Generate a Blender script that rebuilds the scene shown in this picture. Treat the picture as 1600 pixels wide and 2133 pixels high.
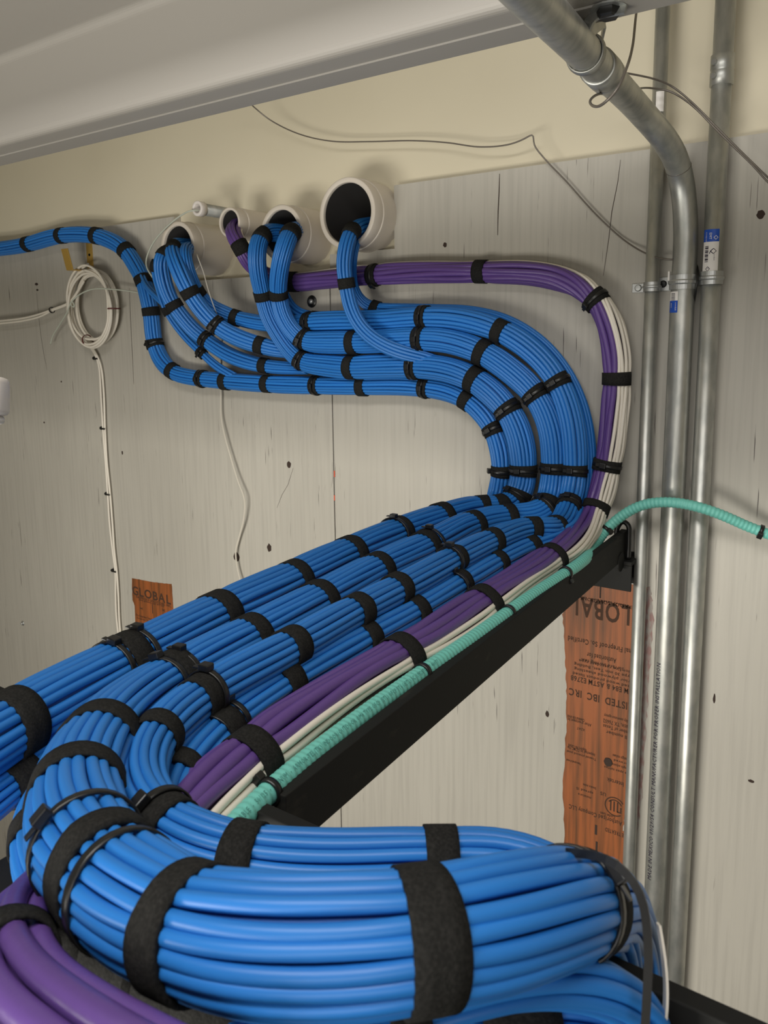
import bpy, bmesh, math, random
import numpy as np
from mathutils import Matrix, Vector
from mathutils.geometry import tessellate_polygon
for o in list(bpy.data.objects): bpy.data.objects.remove(o)
random.seed(7); rng = np.random.RandomState(7)
sc = bpy.context.scene
COL = sc.collection

# ------------------------------------------------------------------ camera
# World: wall face Y = 0, X along the wall, Z up, metres; camera 1.05 m off the wall, 2.3 m above the floor.
F_PX, CX, CY, IW, IH = 1590.0, 800.0, 940.0, 1600.0, 2133.0
PITCH = math.atan((CY - 702.0) / F_PX); YAW = math.radians(33.9); ROLL = -0.0113
CAM = np.array([0.0, -1.05, 2.3]); Z0 = 2.3
fw = np.array([-math.sin(YAW)*math.cos(PITCH), math.cos(YAW)*math.cos(PITCH), -math.sin(PITCH)])
rt = np.array([math.cos(YAW), math.sin(YAW), 0.0]); up = np.cross(rt, fw)
c_, s_ = math.cos(ROLL), math.sin(ROLL)
rt, up = c_*rt + s_*up, c_*up - s_*rt
cd = bpy.data.cameras.new('camera'); cam = bpy.data.objects.new('camera', cd); COL.objects.link(cam)
cd.sensor_fit = 'VERTICAL'; cd.sensor_height = 36.0; cd.sensor_width = 27.0
cd.lens = F_PX / IH * 36.0; cd.shift_y = -(IH/2 - CY) / IH; cd.clip_start = 0.02; cd.clip_end = 60
cam.matrix_world = Matrix(((rt[0], up[0], -fw[0], CAM[0]), (rt[1], up[1], -fw[1], CAM[1]), (rt[2], up[2], -fw[2], CAM[2]), (0, 0, 0, 1)))
sc.camera = cam
cd.dof.use_dof = True; cd.dof.focus_distance = 0.80; cd.dof.aperture_fstop = 22.0

# ------------------------------------------------------------------ light
vs = sc.view_settings; vs.view_transform = 'Standard'; vs.look = 'None'; vs.gamma = 1.0; vs.use_curve_mapping = False
vs.exposure = 0.0
wd = bpy.data.worlds.new('world'); sc.world = wd; wd.use_nodes = True
wd.node_tree.nodes['Background'].inputs[0].default_value = (1.0, 0.95, 0.88, 1); wd.node_tree.nodes['Background'].inputs[1].default_value = 0.12
def area_light(name, loc, target, sx, sy, watts, col):
    l = bpy.data.lights.new(name, 'AREA'); l.shape = 'RECTANGLE'; l.size = sx; l.size_y = sy; l.energy = watts; l.color = col
    o = bpy.data.objects.new(name, l); COL.objects.link(o); o.location = loc
    o.rotation_euler = (Vector(target) - Vector(loc)).to_track_quat('-Z', 'Y').to_euler(); return o
area_light('strip_lamp_main', (-0.72, -1.65, Z0 - 0.60), (-0.6, 0, Z0 - 0.42), 1.0, 0.4, 24, (1.0, 0.96, 0.87))
area_light('strip_lamp_overhead', (-0.20, -1.22, Z0 + 0.62), (-0.28, -0.75, Z0 - 0.25), 1.0, 0.22, 9.0, (1.0, 0.97, 0.93))
area_light('strip_lamp_aisle', (0.35, -1.75, Z0 - 0.05), (-0.1, -0.5, Z0 - 0.35), 1.0, 0.35, 4.2, (1.0, 0.97, 0.93))

# ------------------------------------------------------------------ pixel helpers: a pixel and a known plane give a point of the place
def ray(px, py): return fw + rt*(px - CX)/F_PX - up*(py - CY)/F_PX
def PY(px, py, Y): d = ray(px, py); return CAM + d*(Y - CAM[1])/d[1]
def PZ(px, py, Z): d = ray(px, py); return CAM + d*Z/d[2]
def PD(px, py, D): return CAM + ray(px, py)*D
def project(P):
    d = np.atleast_2d(P) - CAM; z = d @ fw
    return CX + F_PX*(d @ rt)/z, CY - F_PX*(d @ up)/z, z
def pt(t):
    if len(t) == 3: return np.array(t, float) + (0, 0, Z0)
    x, y, m, v = t
    return {'Y': PY, 'Z': PZ, 'D': PD}[m](x, y, v)

# ------------------------------------------------------------------ materials
def mat(name, col, rough=0.5, metal=0.0, noise=None, bump=None, spec=0.5, sheen=0.0, var=0.0):
    """noise=(scale xyz, colour2, low, high); bump=(scale xyz, strength, distance)"""
    m = bpy.data.materials.new(name); m.use_nodes = True; nt = m.node_tree; N = nt.nodes; L = nt.links
    b = N['Principled BSDF']; b.inputs['Base Color'].default_value = (*col, 1); b.inputs['Roughness'].default_value = rough
    b.inputs['Metallic'].default_value = metal; b.inputs['Specular IOR Level'].default_value = spec
    if sheen: b.inputs['Sheen Weight'].default_value = sheen; b.inputs['Sheen Roughness'].default_value = 0.6
    tc = N.new('ShaderNodeTexCoord')
    out = None
    if noise:
        s, c2, lo, hi = noise
        mp = N.new('ShaderNodeMapping'); mp.inputs['Scale'].default_value = s; L.new(tc.outputs['Object'], mp.inputs['Vector'])
        n = N.new('ShaderNodeTexNoise'); n.inputs['Detail'].default_value = 5; n.inputs['Scale'].default_value = 1; L.new(mp.outputs[0], n.inputs['Vector'])
        r = N.new('ShaderNodeMapRange'); r.inputs['From Min'].default_value = lo; r.inputs['From Max'].default_value = hi; L.new(n.outputs['Fac'], r.inputs['Value'])
        mx = N.new('ShaderNodeMix'); mx.data_type = 'RGBA'; mx.inputs['A'].default_value = (*col, 1); mx.inputs['B'].default_value = (*c2, 1)
        L.new(r.outputs[0], mx.inputs['Factor']); out = mx.outputs['Result']
        L.new(out, b.inputs['Base Color'])
    if var:
        oi = N.new('ShaderNodeObjectInfo'); hs = N.new('ShaderNodeHueSaturation')
        mr = N.new('ShaderNodeMapRange'); mr.inputs['To Min'].default_value = 1 - var; mr.inputs['To Max'].default_value = 1 + var
        L.new(oi.outputs['Random'], mr.inputs['Value']); L.new(mr.outputs[0], hs.inputs['Value'])
        if out: L.new(out, hs.inputs['Color'])
        else: hs.inputs['Color'].default_value = (*col, 1)
        L.new(hs.outputs[0], b.inputs['Base Color'])
    if bump:
        s, st, di = bump
        mp = N.new('ShaderNodeMapping'); mp.inputs['Scale'].default_value = s; L.new(tc.outputs['Object'], mp.inputs['Vector'])
        n = N.new('ShaderNodeTexNoise'); n.inputs['Detail'].default_value = 4; n.inputs['Scale'].default_value = 1; L.new(mp.outputs[0], n.inputs['Vector'])
        bp = N.new('ShaderNodeBump'); bp.inputs['Strength'].default_value = st; bp.inputs['Distance'].default_value = di
        L.new(n.outputs['Fac'], bp.inputs['Height']); L.new(bp.outputs[0], b.inputs['Normal'])
    return m
M = {}
M['blue'] = mat('blue_jacket', (0.020, 0.182, 0.565), 0.42, bump=((60, 60, 60), 0.05, 0.001), var=0.10)
M['purple'] = mat('purple_jacket', (0.115, 0.058, 0.245), 0.38, bump=((90, 90, 90), 0.25, 0.002), var=0.12)
M['white_jacket'] = mat('white_jacket', (0.74, 0.69, 0.60), 0.45, var=0.06)
M['aqua'] = mat('aqua_jacket', (0.17, 0.56, 0.48), 0.45)
M['strap'] = mat('black_loop_fabric', (0.014, 0.014, 0.013), 0.95, noise=((700, 700, 700), (0.030, 0.029, 0.027), 0.4, 0.8), bump=((900, 900, 900), 0.5, 0.0008), spec=0.15)
M['tie'] = mat('black_nylon', (0.010, 0.010, 0.010), 0.35)
M['rack'] = mat('black_powder_coat', (0.011, 0.011, 0.010), 0.72, noise=((60, 25, 60), (0.04, 0.036, 0.028), 0.62, 0.80), bump=((400, 400, 400), 0.15, 0.0006), spec=0.25)
M['galv'] = mat('galvanised_steel', (0.50, 0.50, 0.465), 0.42, 0.75, noise=((70, 70, 30), (0.37, 0.38, 0.36), 0.4, 0.65), bump=((250, 250, 120), 0.04, 0.0004))
M['zinc'] = mat('zinc_plate', (0.50, 0.51, 0.50), 0.40, 0.8, bump=((200, 200, 200), 0.2, 0.0006))
M['wire'] = mat('grey_wire', (0.17, 0.15, 0.13), 0.4, 0.4)
M['pvc'] = mat('painted_pvc', (0.66, 0.60, 0.52), 0.5, noise=((22, 22, 22), (0.62, 0.36, 0.22), 0.70, 0.82))
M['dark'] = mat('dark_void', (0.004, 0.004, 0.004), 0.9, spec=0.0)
M['cream'] = mat('cream_wall_paint', (0.63, 0.575, 0.435), 0.6, noise=((2.5, 2.5, 2.5), (0.59, 0.535, 0.40), 0.35, 0.65), bump=((120, 120, 120), 0.06, 0.001))
M['purlin'] = mat('white_purlin_paint', (0.35, 0.33, 0.30), 0.5, bump=((140, 140, 140), 0.10, 0.0006))
M['brass'] = mat('brass_bracket', (0.62, 0.40, 0.10), 0.4, 0.6)
M['string'] = mat('green_white_string', (0.50, 0.53, 0.45), 0.8)
M['tape'] = mat('white_pull_tape', (0.62, 0.58, 0.50), 0.8)
M['knot'] = mat('dark_knot_wood', (0.035, 0.02, 0.014), 0.85)
M['ink'] = mat('brown_stamp_ink', (0.05, 0.022, 0.010), 0.85)
M['print'] = mat('grey_cable_print', (0.07, 0.27, 0.24), 0.7)
M['pipe_inside'] = mat('grey_pvc_shaded', (0.045, 0.042, 0.040), 0.7)  # grey PVC darkened further, standing in for shade inside the sleeves
M['print_dark'] = mat('dark_print', (0.018, 0.012, 0.03), 0.7)
M['redmark'] = mat('red_crayon', (0.55, 0.10, 0.05), 0.8)
M['stick_blue'] = mat('blue_sticker', (0.012, 0.075, 0.42), 0.4)
M['stick_white'] = mat('white_sticker', (0.75, 0.72, 0.68), 0.45)
M['white_plastic'] = mat('white_plastic', (0.75, 0.70, 0.66), 0.4)
M['floor'] = mat('concrete_floor', (0.075, 0.072, 0.068), 0.8, noise=((3, 3, 3), (0.05, 0.048, 0.045), 0.4, 0.6))
M['core'] = mat('blue_inner_jackets', (0.010, 0.09, 0.36), 0.5)

def ply_material():
    m = bpy.data.materials.new('grey_painted_plywood'); m.use_nodes = True; nt = m.node_tree; N = nt.nodes; L = nt.links
    b = N['Principled BSDF']; b.inputs['Roughness'].default_value = 0.55
    tc = N.new('ShaderNodeTexCoord')
    def nz(s, det, rough=0.5):
        mp = N.new('ShaderNodeMapping'); mp.inputs['Scale'].default_value = s; L.new(tc.outputs['Object'], mp.inputs['Vector'])
        n = N.new('ShaderNodeTexNoise'); n.inputs['Scale'].default_value = 1; n.inputs['Detail'].default_value = det; n.inputs['Roughness'].default_value = rough
        L.new(mp.outputs[0], n.inputs['Vector']); return n.outputs['Fac']
    def rng_(v, a, b_, c=0.0, d=1.0):
        r = N.new('ShaderNodeMapRange'); r.inputs['From Min'].default_value = a; r.inputs['From Max'].default_value = b_
        r.inputs['To Min'].default_value = c; r.inputs['To Max'].default_value = d; L.new(v, r.inputs['Value']); return r.outputs[0]
    def mix(f, a, b_):
        x = N.new('ShaderNodeMix'); x.data_type = 'RGBA'
        for k, v in (('A', a), ('B', b_)):
            if isinstance(v, tuple): x.inputs[k].default_value = (*v, 1)
            else: L.new(v, x.inputs[k])
        L.new(f, x.inputs['Factor']); return x.outputs['Result']
    c = mix(rng_(nz((3.5, 3.5, 1.6), 4), 0.35, 0.65), (0.41, 0.388, 0.338), (0.455, 0.432, 0.378))
    c = mix(rng_(nz((160, 160, 5), 5), 0.45, 0.7, 0, 0.5), c, (0.34, 0.32, 0.28))
    # short vertical checks where the paint did not close the grain
    a = nz((240, 240, 9), 3); z = nz((9, 9, 6), 3)
    mul = N.new('ShaderNodeMath'); mul.operation = 'MULTIPLY'; L.new(rng_(a, 0.655, 0.69), mul.inputs[0]); L.new(rng_(z, 0.50, 0.60), mul.inputs[1])
    c = mix(mul.outputs[0], c, (0.075, 0.06, 0.055))
    L.new(c, b.inputs['Base Color'])
    bp = N.new('ShaderNodeBump'); bp.inputs['Strength'].default_value = 0.35; bp.inputs['Distance'].default_value = 0.0012
    L.new(nz((130, 130, 6), 4), bp.inputs['Height']); L.new(bp.outputs[0], b.inputs['Normal'])
    return m
M['ply'] = ply_material()
M['bare'] = mat('bare_orange_plywood', (0.30, 0.085, 0.019), 0.6, noise=((130, 130, 6), (0.12, 0.042, 0.010), 0.40, 0.68), bump=((200, 200, 8), 0.3, 0.0008))
M['pink'] = mat('pink_primer_stain', (0.27, 0.16, 0.145), 0.7, noise=((200, 200, 60), (0.32, 0.29, 0.26), 0.42, 0.58))

# ------------------------------------------------------------------ mesh helpers
def link(name, verts, faces, m, parent=None, smooth=True):
    me = bpy.data.meshes.new(name); me.from_pydata([tuple(v) for v in verts], [], faces)
    if smooth: me.polygons.foreach_set('use_smooth', [True]*len(me.polygons))
    me.update()
    if m: me.materials.append(M[m])
    o = bpy.data.objects.new(name, me); COL.objects.link(o)
    if parent: o.parent = parent
    return o
def tag(o, label, cat, group=None, kind=None):
    if label: o['label'] = label
    if cat: o['category'] = cat
    if group: o['group'] = group
    if kind: o['kind'] = kind
    return o
def thing(name, label, cat, group=None):
    o = bpy.data.objects.new(name, None); COL.objects.link(o); return tag(o, label, cat, group)

class MB:
    def __init__(s): s.v = []; s.f = []
    def add(s, v, f):
        n = len(s.v); s.v += [tuple(x) for x in v]; s.f += [tuple(i + n for i in q) for q in f]; return s
    def box(s, lo, hi, bev=0.0, mtx=None):
        bm = bmesh.new(); bmesh.ops.create_cube(bm, size=1)
        lo = np.array(lo, float); hi = np.array(hi, float); c = (lo + hi)/2; d = hi - lo
        for v in bm.verts: v.co = Vector((c[0] + v.co.x*d[0], c[1] + v.co.y*d[1], c[2] + v.co.z*d[2]))
        if bev: bmesh.ops.bevel(bm, geom=bm.edges[:], offset=bev, segments=2, affect='EDGES', profile=0.5)
        if mtx is not None: bm.transform(mtx)
        bm.verts.index_update(); s.add([v.co[:] for v in bm.verts], [[v.index for v in q.verts] for q in bm.faces]); bm.free(); return s
    def lathe(s, prof, n, org, axis, xdir=None, closed=False):
        """prof: (radius, distance along axis)"""
        axis = np.array(axis, float); axis /= np.linalg.norm(axis); x = np.cross(axis, (0.3, 0.2, 0.93)); x /= np.linalg.norm(x); y = np.cross(axis, x)
        V = []; Fc = []
        for r, d in prof:
            for k in range(n):
                a = 2*math.pi*k/n; V.append(np.array(org) + axis*d + (x*math.cos(a) + y*math.sin(a))*max(r, 1e-6))
        for i in range(len(prof) - (0 if closed else 1)):
            j = (i + 1) % len(prof)
            for k in range(n):
                l = (k + 1) % n; Fc.append((i*n + k, i*n + l, j*n + l, j*n + k))
        return s.add(V, Fc)
    def build(s, name, m, parent=None, smooth=False): return link(name, s.v, s.f, m, parent, smooth)

def poly_slab(outer, holes, y0, y1):
    """polygon in (x, z) with holes, front at y0 and back at y1"""
    loops = [outer] + holes
    tri = tessellate_polygon([[Vector((x, z, 0)) for x, z in l] for l in loops])
    flat = [p for l in loops for p in l]; n = len(flat)
    V = [(x, y0, z) for x, z in flat] + [(x, y1, z) for x, z in flat]
    Fc = [tuple(t) for t in tri] + [tuple(i + n for i in reversed(t)) for t in tri]
    k = 0
    for l in loops:
        for i in range(len(l)):
            a, b = k + i, k + (i + 1) % len(l); Fc.append((a, b, b + n, a + n))
        k += len(l)
    bm = bmesh.new(); vs_ = [bm.verts.new(v) for v in V]
    for q in Fc:
        try: bm.faces.new([vs_[i] for i in q])
        except ValueError: pass
    bmesh.ops.recalc_face_normals(bm, faces=bm.faces[:]); bm.verts.index_update()
    out = ([v.co[:] for v in bm.verts], [[v.index for v in q.verts] for q in bm.faces]); bm.free(); return out

def curve(points, ds=0.006, smooth=0.012, extra=None):
    """Catmull-Rom through points, even spacing; extra columns (radii) follow along"""
    P = np.array(points, float); E = np.array(extra, float) if extra is not None else np.zeros((len(P), 1))
    if E.ndim == 1: E = E[:, None]
    Q = np.hstack([P, E])
    Q = np.vstack([2*Q[0] - Q[1], Q, 2*Q[-1] - Q[-2]])
    T = [0.0]
    for i in range(1, len(Q)): T.append(T[-1] + max(np.linalg.norm(Q[i, :3] - Q[i-1, :3]), 1e-5)**0.5)
    out = []
    for i in range(1, len(Q) - 2):
        t0, t1, t2, t3 = T[i-1:i+3]
        L = np.linalg.norm(Q[i+1, :3] - Q[i, :3]); n = max(4, int(L/ds*3))
        t = np.linspace(t1, t2, n, endpoint=False)[:, None]
        A1 = (t1-t)/(t1-t0)*Q[i-1] + (t-t0)/(t1-t0)*Q[i]; A2 = (t2-t)/(t2-t1)*Q[i] + (t-t1)/(t2-t1)*Q[i+1]; A3 = (t3-t)/(t3-t2)*Q[i+1] + (t-t2)/(t3-t2)*Q[i+2]
        B1 = (t2-t)/(t2-t0)*A1 + (t-t0)/(t2-t0)*A2; B2 = (t3-t)/(t3-t1)*A2 + (t-t1)/(t3-t1)*A3
        out.append((t2-t)/(t2-t1)*B1 + (t-t1)/(t2-t1)*B2)
    out = np.vstack(out + [Q[-2:-1]])
    s = np.concatenate([[0], np.cumsum(np.linalg.norm(np.diff(out[:, :3], axis=0), axis=1))])
    n = max(6, int(round(s[-1]/ds)) + 1); u = np.linspace(0, s[-1], n)
    R = np.stack([np.interp(u, s, out[:, k]) for k in range(out.shape[1])], 1)
    if smooth:
        sg = max(smooth/(s[-1]/(n-1)), 1e-3); w = int(3*sg) + 1; ker = np.exp(-0.5*(np.arange(-w, w+1)/sg)**2); ker /= ker.sum()
        pad_a = 2*R[:1] - R[w:0:-1] if n > w else np.repeat(R[:1], w, 0); pad_b = 2*R[-1:] - R[-2:-w-2:-1] if n > w else np.repeat(R[-1:], w, 0)
        pad_a[:, 3:] = R[0, 3:]; pad_b[:, 3:] = R[-1, 3:]
        big = np.vstack([pad_a, R, pad_b]); R = np.stack([np.convolve(big[:, k], ker, 'valid') for k in range(R.shape[1])], 1)
    return R[:, :3], R[:, 3:]
def frames(P, v0=(0, -1, 0)):
    """tangent, u, v by parallel transport; v starts near v0"""
    T = np.gradient(P, axis=0); T /= np.linalg.norm(T, axis=1)[:, None]
    v = np.array(v0, float); v -= T[0]*(v @ T[0])
    if np.linalg.norm(v) < 1e-3: v = np.cross(T[0], (1, 0.1, 0.2))
    v /= np.linalg.norm(v); Vv = [v]
    for i in range(1, len(P)):
        a, b = T[i-1], T[i]; ax = np.cross(a, b); s = np.linalg.norm(ax); c = a @ b
        if s > 1e-9:
            ax /= s; ang = math.atan2(s, c); v = v*math.cos(ang) + np.cross(ax, v)*math.sin(ang) + ax*(ax @ v)*(1 - math.cos(ang))
        v = v - b*(v @ b); v /= np.linalg.norm(v); Vv.append(v)
    Vv = np.array(Vv); U = np.cross(T, Vv)
    return T, U, Vv
def tube_mesh(P, r, k=8, U=None, Vv=None, caps=True):
    if U is None: _, U, Vv = frames(P)
    r = np.broadcast_to(np.asarray(r, float), (len(P),)); a = np.arange(k)*2*math.pi/k
    V = (P[:, None, :] + r[:, None, None]*(np.cos(a)[None, :, None]*U[:, None, :] + np.sin(a)[None, :, None]*Vv[:, None, :])).reshape(-1, 3)
    n = len(P); i = np.arange(n-1)[:, None]*k; j = np.arange(k)[None, :]; jn = (j + 1) % k
    Fc = np.stack([i+j, i+jn, i+k+jn, i+k+j], -1).reshape(-1, 4).tolist()
    if caps: Fc += [list(range(k-1, -1, -1)), list(range((n-1)*k, n*k))]
    return V, Fc
def tube(name, pts, r, m, parent=None, k=8, ds=0.006, smooth=0.008):
    P, _ = curve(pts, ds, smooth); V, Fc = tube_mesh(P, r, k); return link(name, V, Fc, m, parent)

# ------------------------------------------------------------------ lettering (flat print, built as thin glyph meshes)
_gl = {}; BOLD = [0.0]
def glyph(ch):
    bold = BOLD[0]; key = ch; ch = (ch, bold)
    if ch not in _gl:
        cu = bpy.data.curves.new('g', 'FONT'); cu.body = key; cu.size = 1.0; cu.resolution_u = 3 if bold else 1; cu.fill_mode = 'FRONT'; cu.offset = bold
        o = bpy.data.objects.new('g', cu); COL.objects.link(o); dg = bpy.context.evaluated_depsgraph_get(); dg.update()
        me = bpy.data.meshes.new_from_object(o.evaluated_get(dg))
        V = [tuple(v.co) for v in me.vertices]; Fc = [tuple(p.vertices) for p in me.polygons]
        adv = (max(v[0] for v in V) + 0.08) if V else 0.3
        _gl[ch] = (V, Fc, adv); bpy.data.objects.remove(o); bpy.data.curves.remove(cu); bpy.data.meshes.remove(me)
    return _gl[ch]
def text_width(s, size): return sum(glyph(c)[2] for c in s)*size
def text_flat(mb, s, org, xd, yd, size, stretch=1.0):
    org = np.array(org, float); xd = np.array(xd, float); yd = np.array(yd, float); x = 0.0
    for c in s:
        V, Fc, adv = glyph(c); mb.add([org + xd*(x + v[0]*size*stretch) + yd*v[1]*size for v in V], Fc); x += adv*size*stretch
    return x
def text_on_tube(mb, s, P, r, start, size, towards, flip=False, stretch=1.0):
    """letters along a tube's centreline, bent onto the tube on the side that faces the direction `towards`"""
    if flip: P = P[::-1]
    S = np.concatenate([[0], np.cumsum(np.linalg.norm(np.diff(P, axis=0), axis=1))]); T = np.gradient(P, axis=0); T /= np.linalg.norm(T, axis=1)[:, None]
    x = start
    for c in s:
        V, Fc, adv = glyph(c); out = []
        for v in V:
            u = x + v[0]*size*stretch
            p = np.array([np.interp(u, S, P[:, k]) for k in range(3)]); t = np.array([np.interp(u, S, T[:, k]) for k in range(3)]); t /= np.linalg.norm(t)
            n = np.array(towards, float); n -= t*(n @ t); n /= np.linalg.norm(n); w = np.cross(n, t)
            a = (v[1] - 0.35)*size/r; out.append(p + (n*math.cos(a) + w*math.sin(a))*(r + 0.00025))
        mb.add(out, Fc); x += adv*size*stretch
    return x

# ------------------------------------------------------------------ bundles
RC = 0.0026
class Bundle:
    """a run of parallel cables tied together: centreline points, radius at each point"""
    def __init__(s, name, label, cat, pts, R, rc=RC, ds=0.007, k=8, m='blue', smooth=0.012, group=None, v0=(0, -1, 0), layout=None, flat=None, core=True, wob=1.0, twist=0.0, rot=None):
        s.root = thing(name, label, cat, group)
        P3 = [pt(p) for p in pts]; fit = lambda a: (list(np.atleast_1d(np.asarray(a, float))) + [float(np.atleast_1d(a)[-1])]*len(P3))[:len(P3)]
        Rl = np.array(fit(R)); fl = np.array(fit(flat if flat is not None else 1.0))
        s.P, E = curve(P3, ds, smooth, np.stack([Rl, fl, np.array(fit(rot if rot is not None else 0.0))], 1)); s.R = E[:, 0].copy(); s.fl = E[:, 1]; s.rot = E[:, 2]
        s.T, s.U, s.V = frames(s.P, v0); s.n = len(s.P); s.S = np.concatenate([[0], np.cumsum(np.linalg.norm(np.diff(s.P, axis=0), axis=1))])
        s.px, s.py, s.pz = project(s.P); s.marks = []; s.rc = rc; s.k = k; s.m = m; s.layout = layout; s.core = core; s.wob = wob; s.twist = twist
    def at(s, x, y, back=False):
        d = (s.px - x)**2 + (s.py - y)**2; return int(np.argmin(d))
    def finish(s, straps, ties=()):
        for t in straps: s.marks.append(s.at(t[0], t[1]))
        # pull the bundle in a little under every strap
        sq = np.ones(s.n)
        for i in s.marks: sq -= 0.05*np.exp(-((s.S - s.S[i])/0.016)**2)
        sq = np.clip(sq, 0.92, 1); s.Rs = s.R*sq
        lay = s.layout
        R0 = float(np.median(s.R))
        if lay is None:
            n1 = int(math.pi/math.asin(min(0.99, s.rc/(R0 - s.rc)))); ph = rng.rand()*6.28
            lay = [(1 - s.rc/R0, ph + 2*math.pi*i/n1, s.rc/R0*1.04, s.m) for i in range(n1)]
        s.rr0 = max(x[2] for x in lay)
        for (q, a, rr, m) in lay:
            t = s.S; w1, w2, p1, p2 = rng.uniform(14, 30), rng.uniform(10, 22), rng.rand()*6.28, rng.rand()*6.28
            free = np.clip((1 - sq)/0.05, 0, 1); amp = (1 - 0.8*free)*s.wob
            aa = a + s.rot + s.twist*t + amp*0.035*np.sin(w1*t + p1) + rng.uniform(-0.03, 0.03); qq = (q + amp*0.025*np.sin(w2*t + p2))*s.Rs
            off = s.U*(np.cos(aa)*qq)[:, None] + s.V*(np.sin(aa)*qq*s.fl)[:, None]
            C = s.P + off; V, Fc = tube_mesh(C, rr*s.R, s.k, s.U, s.V); link('cable', V, Fc, m, s.root)
        if s.core:
            V, Fc = tube_mesh(s.P, s.Rs - 1.5*s.rc*s.R/R0, 10, s.U, s.V)
            o = link('inner_cables', V, Fc, 'core', s.root); o['kind'] = 'stuff'
        for t in straps: s.strap(s.at(t[0], t[1]), t[2] if len(t) > 2 else 0.016)
        for t in ties: s.tie(s.at(t[0], t[1]), t[2], t[3] if len(t) > 3 else 0.0)
        return s
    def _ring(s, i, w, r_in, r_out, flap=None, k=36):
        # cross-section rectangle swept round the bundle, following its curve
        sl = np.linspace(-w/2, w/2, 4); V = []; Fc = []
        pos = s.S[i] + sl
        def smp(A, u): return np.array([np.interp(u, s.S, A[:, q]) for q in range(3)])
        rows = [(u, 1) for u in pos] + [(u, 0) for u in pos[::-1]]
        fl = np.interp(s.S[i], s.S, s.fl); fl = (1 - s.rr0)*fl + s.rr0
        for a in np.arange(k)*2*math.pi/k:
            for (u, outer) in rows:
                p, U_, V_ = smp(s.P, u), smp(s.U, u), smp(s.V, u); ro = r_out if outer else r_in
                if flap is not None and outer: ro += 0.0012*max(0.0, min(1.0, 2.2 - abs(((a - flap + math.pi) % (2*math.pi)) - math.pi)*2.2/1.0))
                V.append(p + (U_*math.cos(a) + V_*math.sin(a)*fl)*ro)
        q = len(rows)
        for j in range(k):
            for b in range(q):
                Fc.append((j*q + b, j*q + (b+1) % q, ((j+1) % k)*q + (b+1) % q, ((j+1) % k)*q + b))
        return V, Fc
    def strap(s, i, w=0.016):
        r = s.Rs[i]; V, Fc = s._ring(i, w, r*0.985, r + 0.0014, flap=rng.rand()*6.28); link('strap', V, Fc, 'strap', s.root)
    def tie(s, i, d, lift=0.0):
        """zip tie with its head on the side that faces direction d"""
        r = s.Rs[i] + lift; V, Fc = s._ring(i, 0.0046, r, r + 0.0014); o = link('zip_tie', V, Fc, 'tie', s.root)
        d = np.array(d, float); t = s.T[i]; d = d - t*(d @ t); d /= np.linalg.norm(d); w = np.cross(t, d); c = s.P[i] + d*(r + 0.0028)
        fl = (1 - s.rr0)*s.fl[i] + s.rr0
        if fl < 1: a = math.atan2(d @ s.V[i], d @ s.U[i]); c = s.P[i] + (s.U[i]*math.cos(a) + s.V[i]*math.sin(a)*fl)*(r) + d*0.0028
        m = Matrix(((w[0], t[0], d[0], c[0]), (w[1], t[1], d[1], c[1]), (w[2], t[2], d[2], c[2]), (0, 0, 0, 1)))
        b = MB(); b.box((-.0042, -.0036, -.0022), (.0042, .0036, .0026), 0.0008, m); b.box((.0042, -.0022, -.0016), (.010, .0022, -.0004), 0.0003, m)
        b.build('tie_head', 'tie', o)
UPV = (0, 0, 1); TOCAM = (0.35, -0.75, 0.35); FRONT = (0, -1, 0)
#BUILD
# ================================================================== the setting
def zr(z): return z + Z0
PIPES = {}
def pipe_at(px, py, Y): p = PY(px, py, Y); return p[0], p[2]
PIPE_SPECS = [  # rim centre pixel, radius, rim Y, name key
    ('p1', (369, 514), 0.0445, -0.082), ('p2', (477, 463), 0.0250, -0.075), ('p3', (585, 485), 0.0450, -0.066), ('p4', (722, 444), 0.0540, -0.058), ('stub', (410, 434), 0.0105, -0.085)]
for k_, (a, b), r_, y_ in PIPE_SPECS: x, z = pipe_at(a, b, y_); PIPES[k_] = (x, z, r_, y_)
XL, XR, YF, ZC = -3.25, 1.6, -3.6, 3.6
circ = lambda x, z, r, n=40: [(x + r*math.cos(2*math.pi*i/n), z + r*math.sin(2*math.pi*i/n)) for i in range(n)]
V, Fc = poly_slab([(XL, 0), (XR, 0), (XR, ZC), (XL, ZC)], [circ(x, z, r + 0.0015) for x, z, r, y in PIPES.values()], 0.018, 0.06)
wall = tag(link('wall_back', V, Fc, 'cream', smooth=False), 'cream painted wall behind the plywood and the pipe ends', None, kind='structure')
for nm, lo, hi, m in (('floor', (XL, YF, -0.05), (XR, 0.06, 0), 'floor'), ('ceiling', (XL, YF, ZC), (XR, 0.06, ZC + 0.05), 'cream'),
                      ('wall_left', (XL - 0.05, YF, 0), (XL, 0.06, ZC), 'cream'), ('wall_right', (XR, YF, 0), (XR + 0.05, 0.06, ZC), 'cream'), ('wall_front', (XL, YF - 0.05, 0), (XR, YF, ZC), 'cream')):
    tag(MB().box(lo, hi).build(nm, m), None, None, kind='structure')
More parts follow.
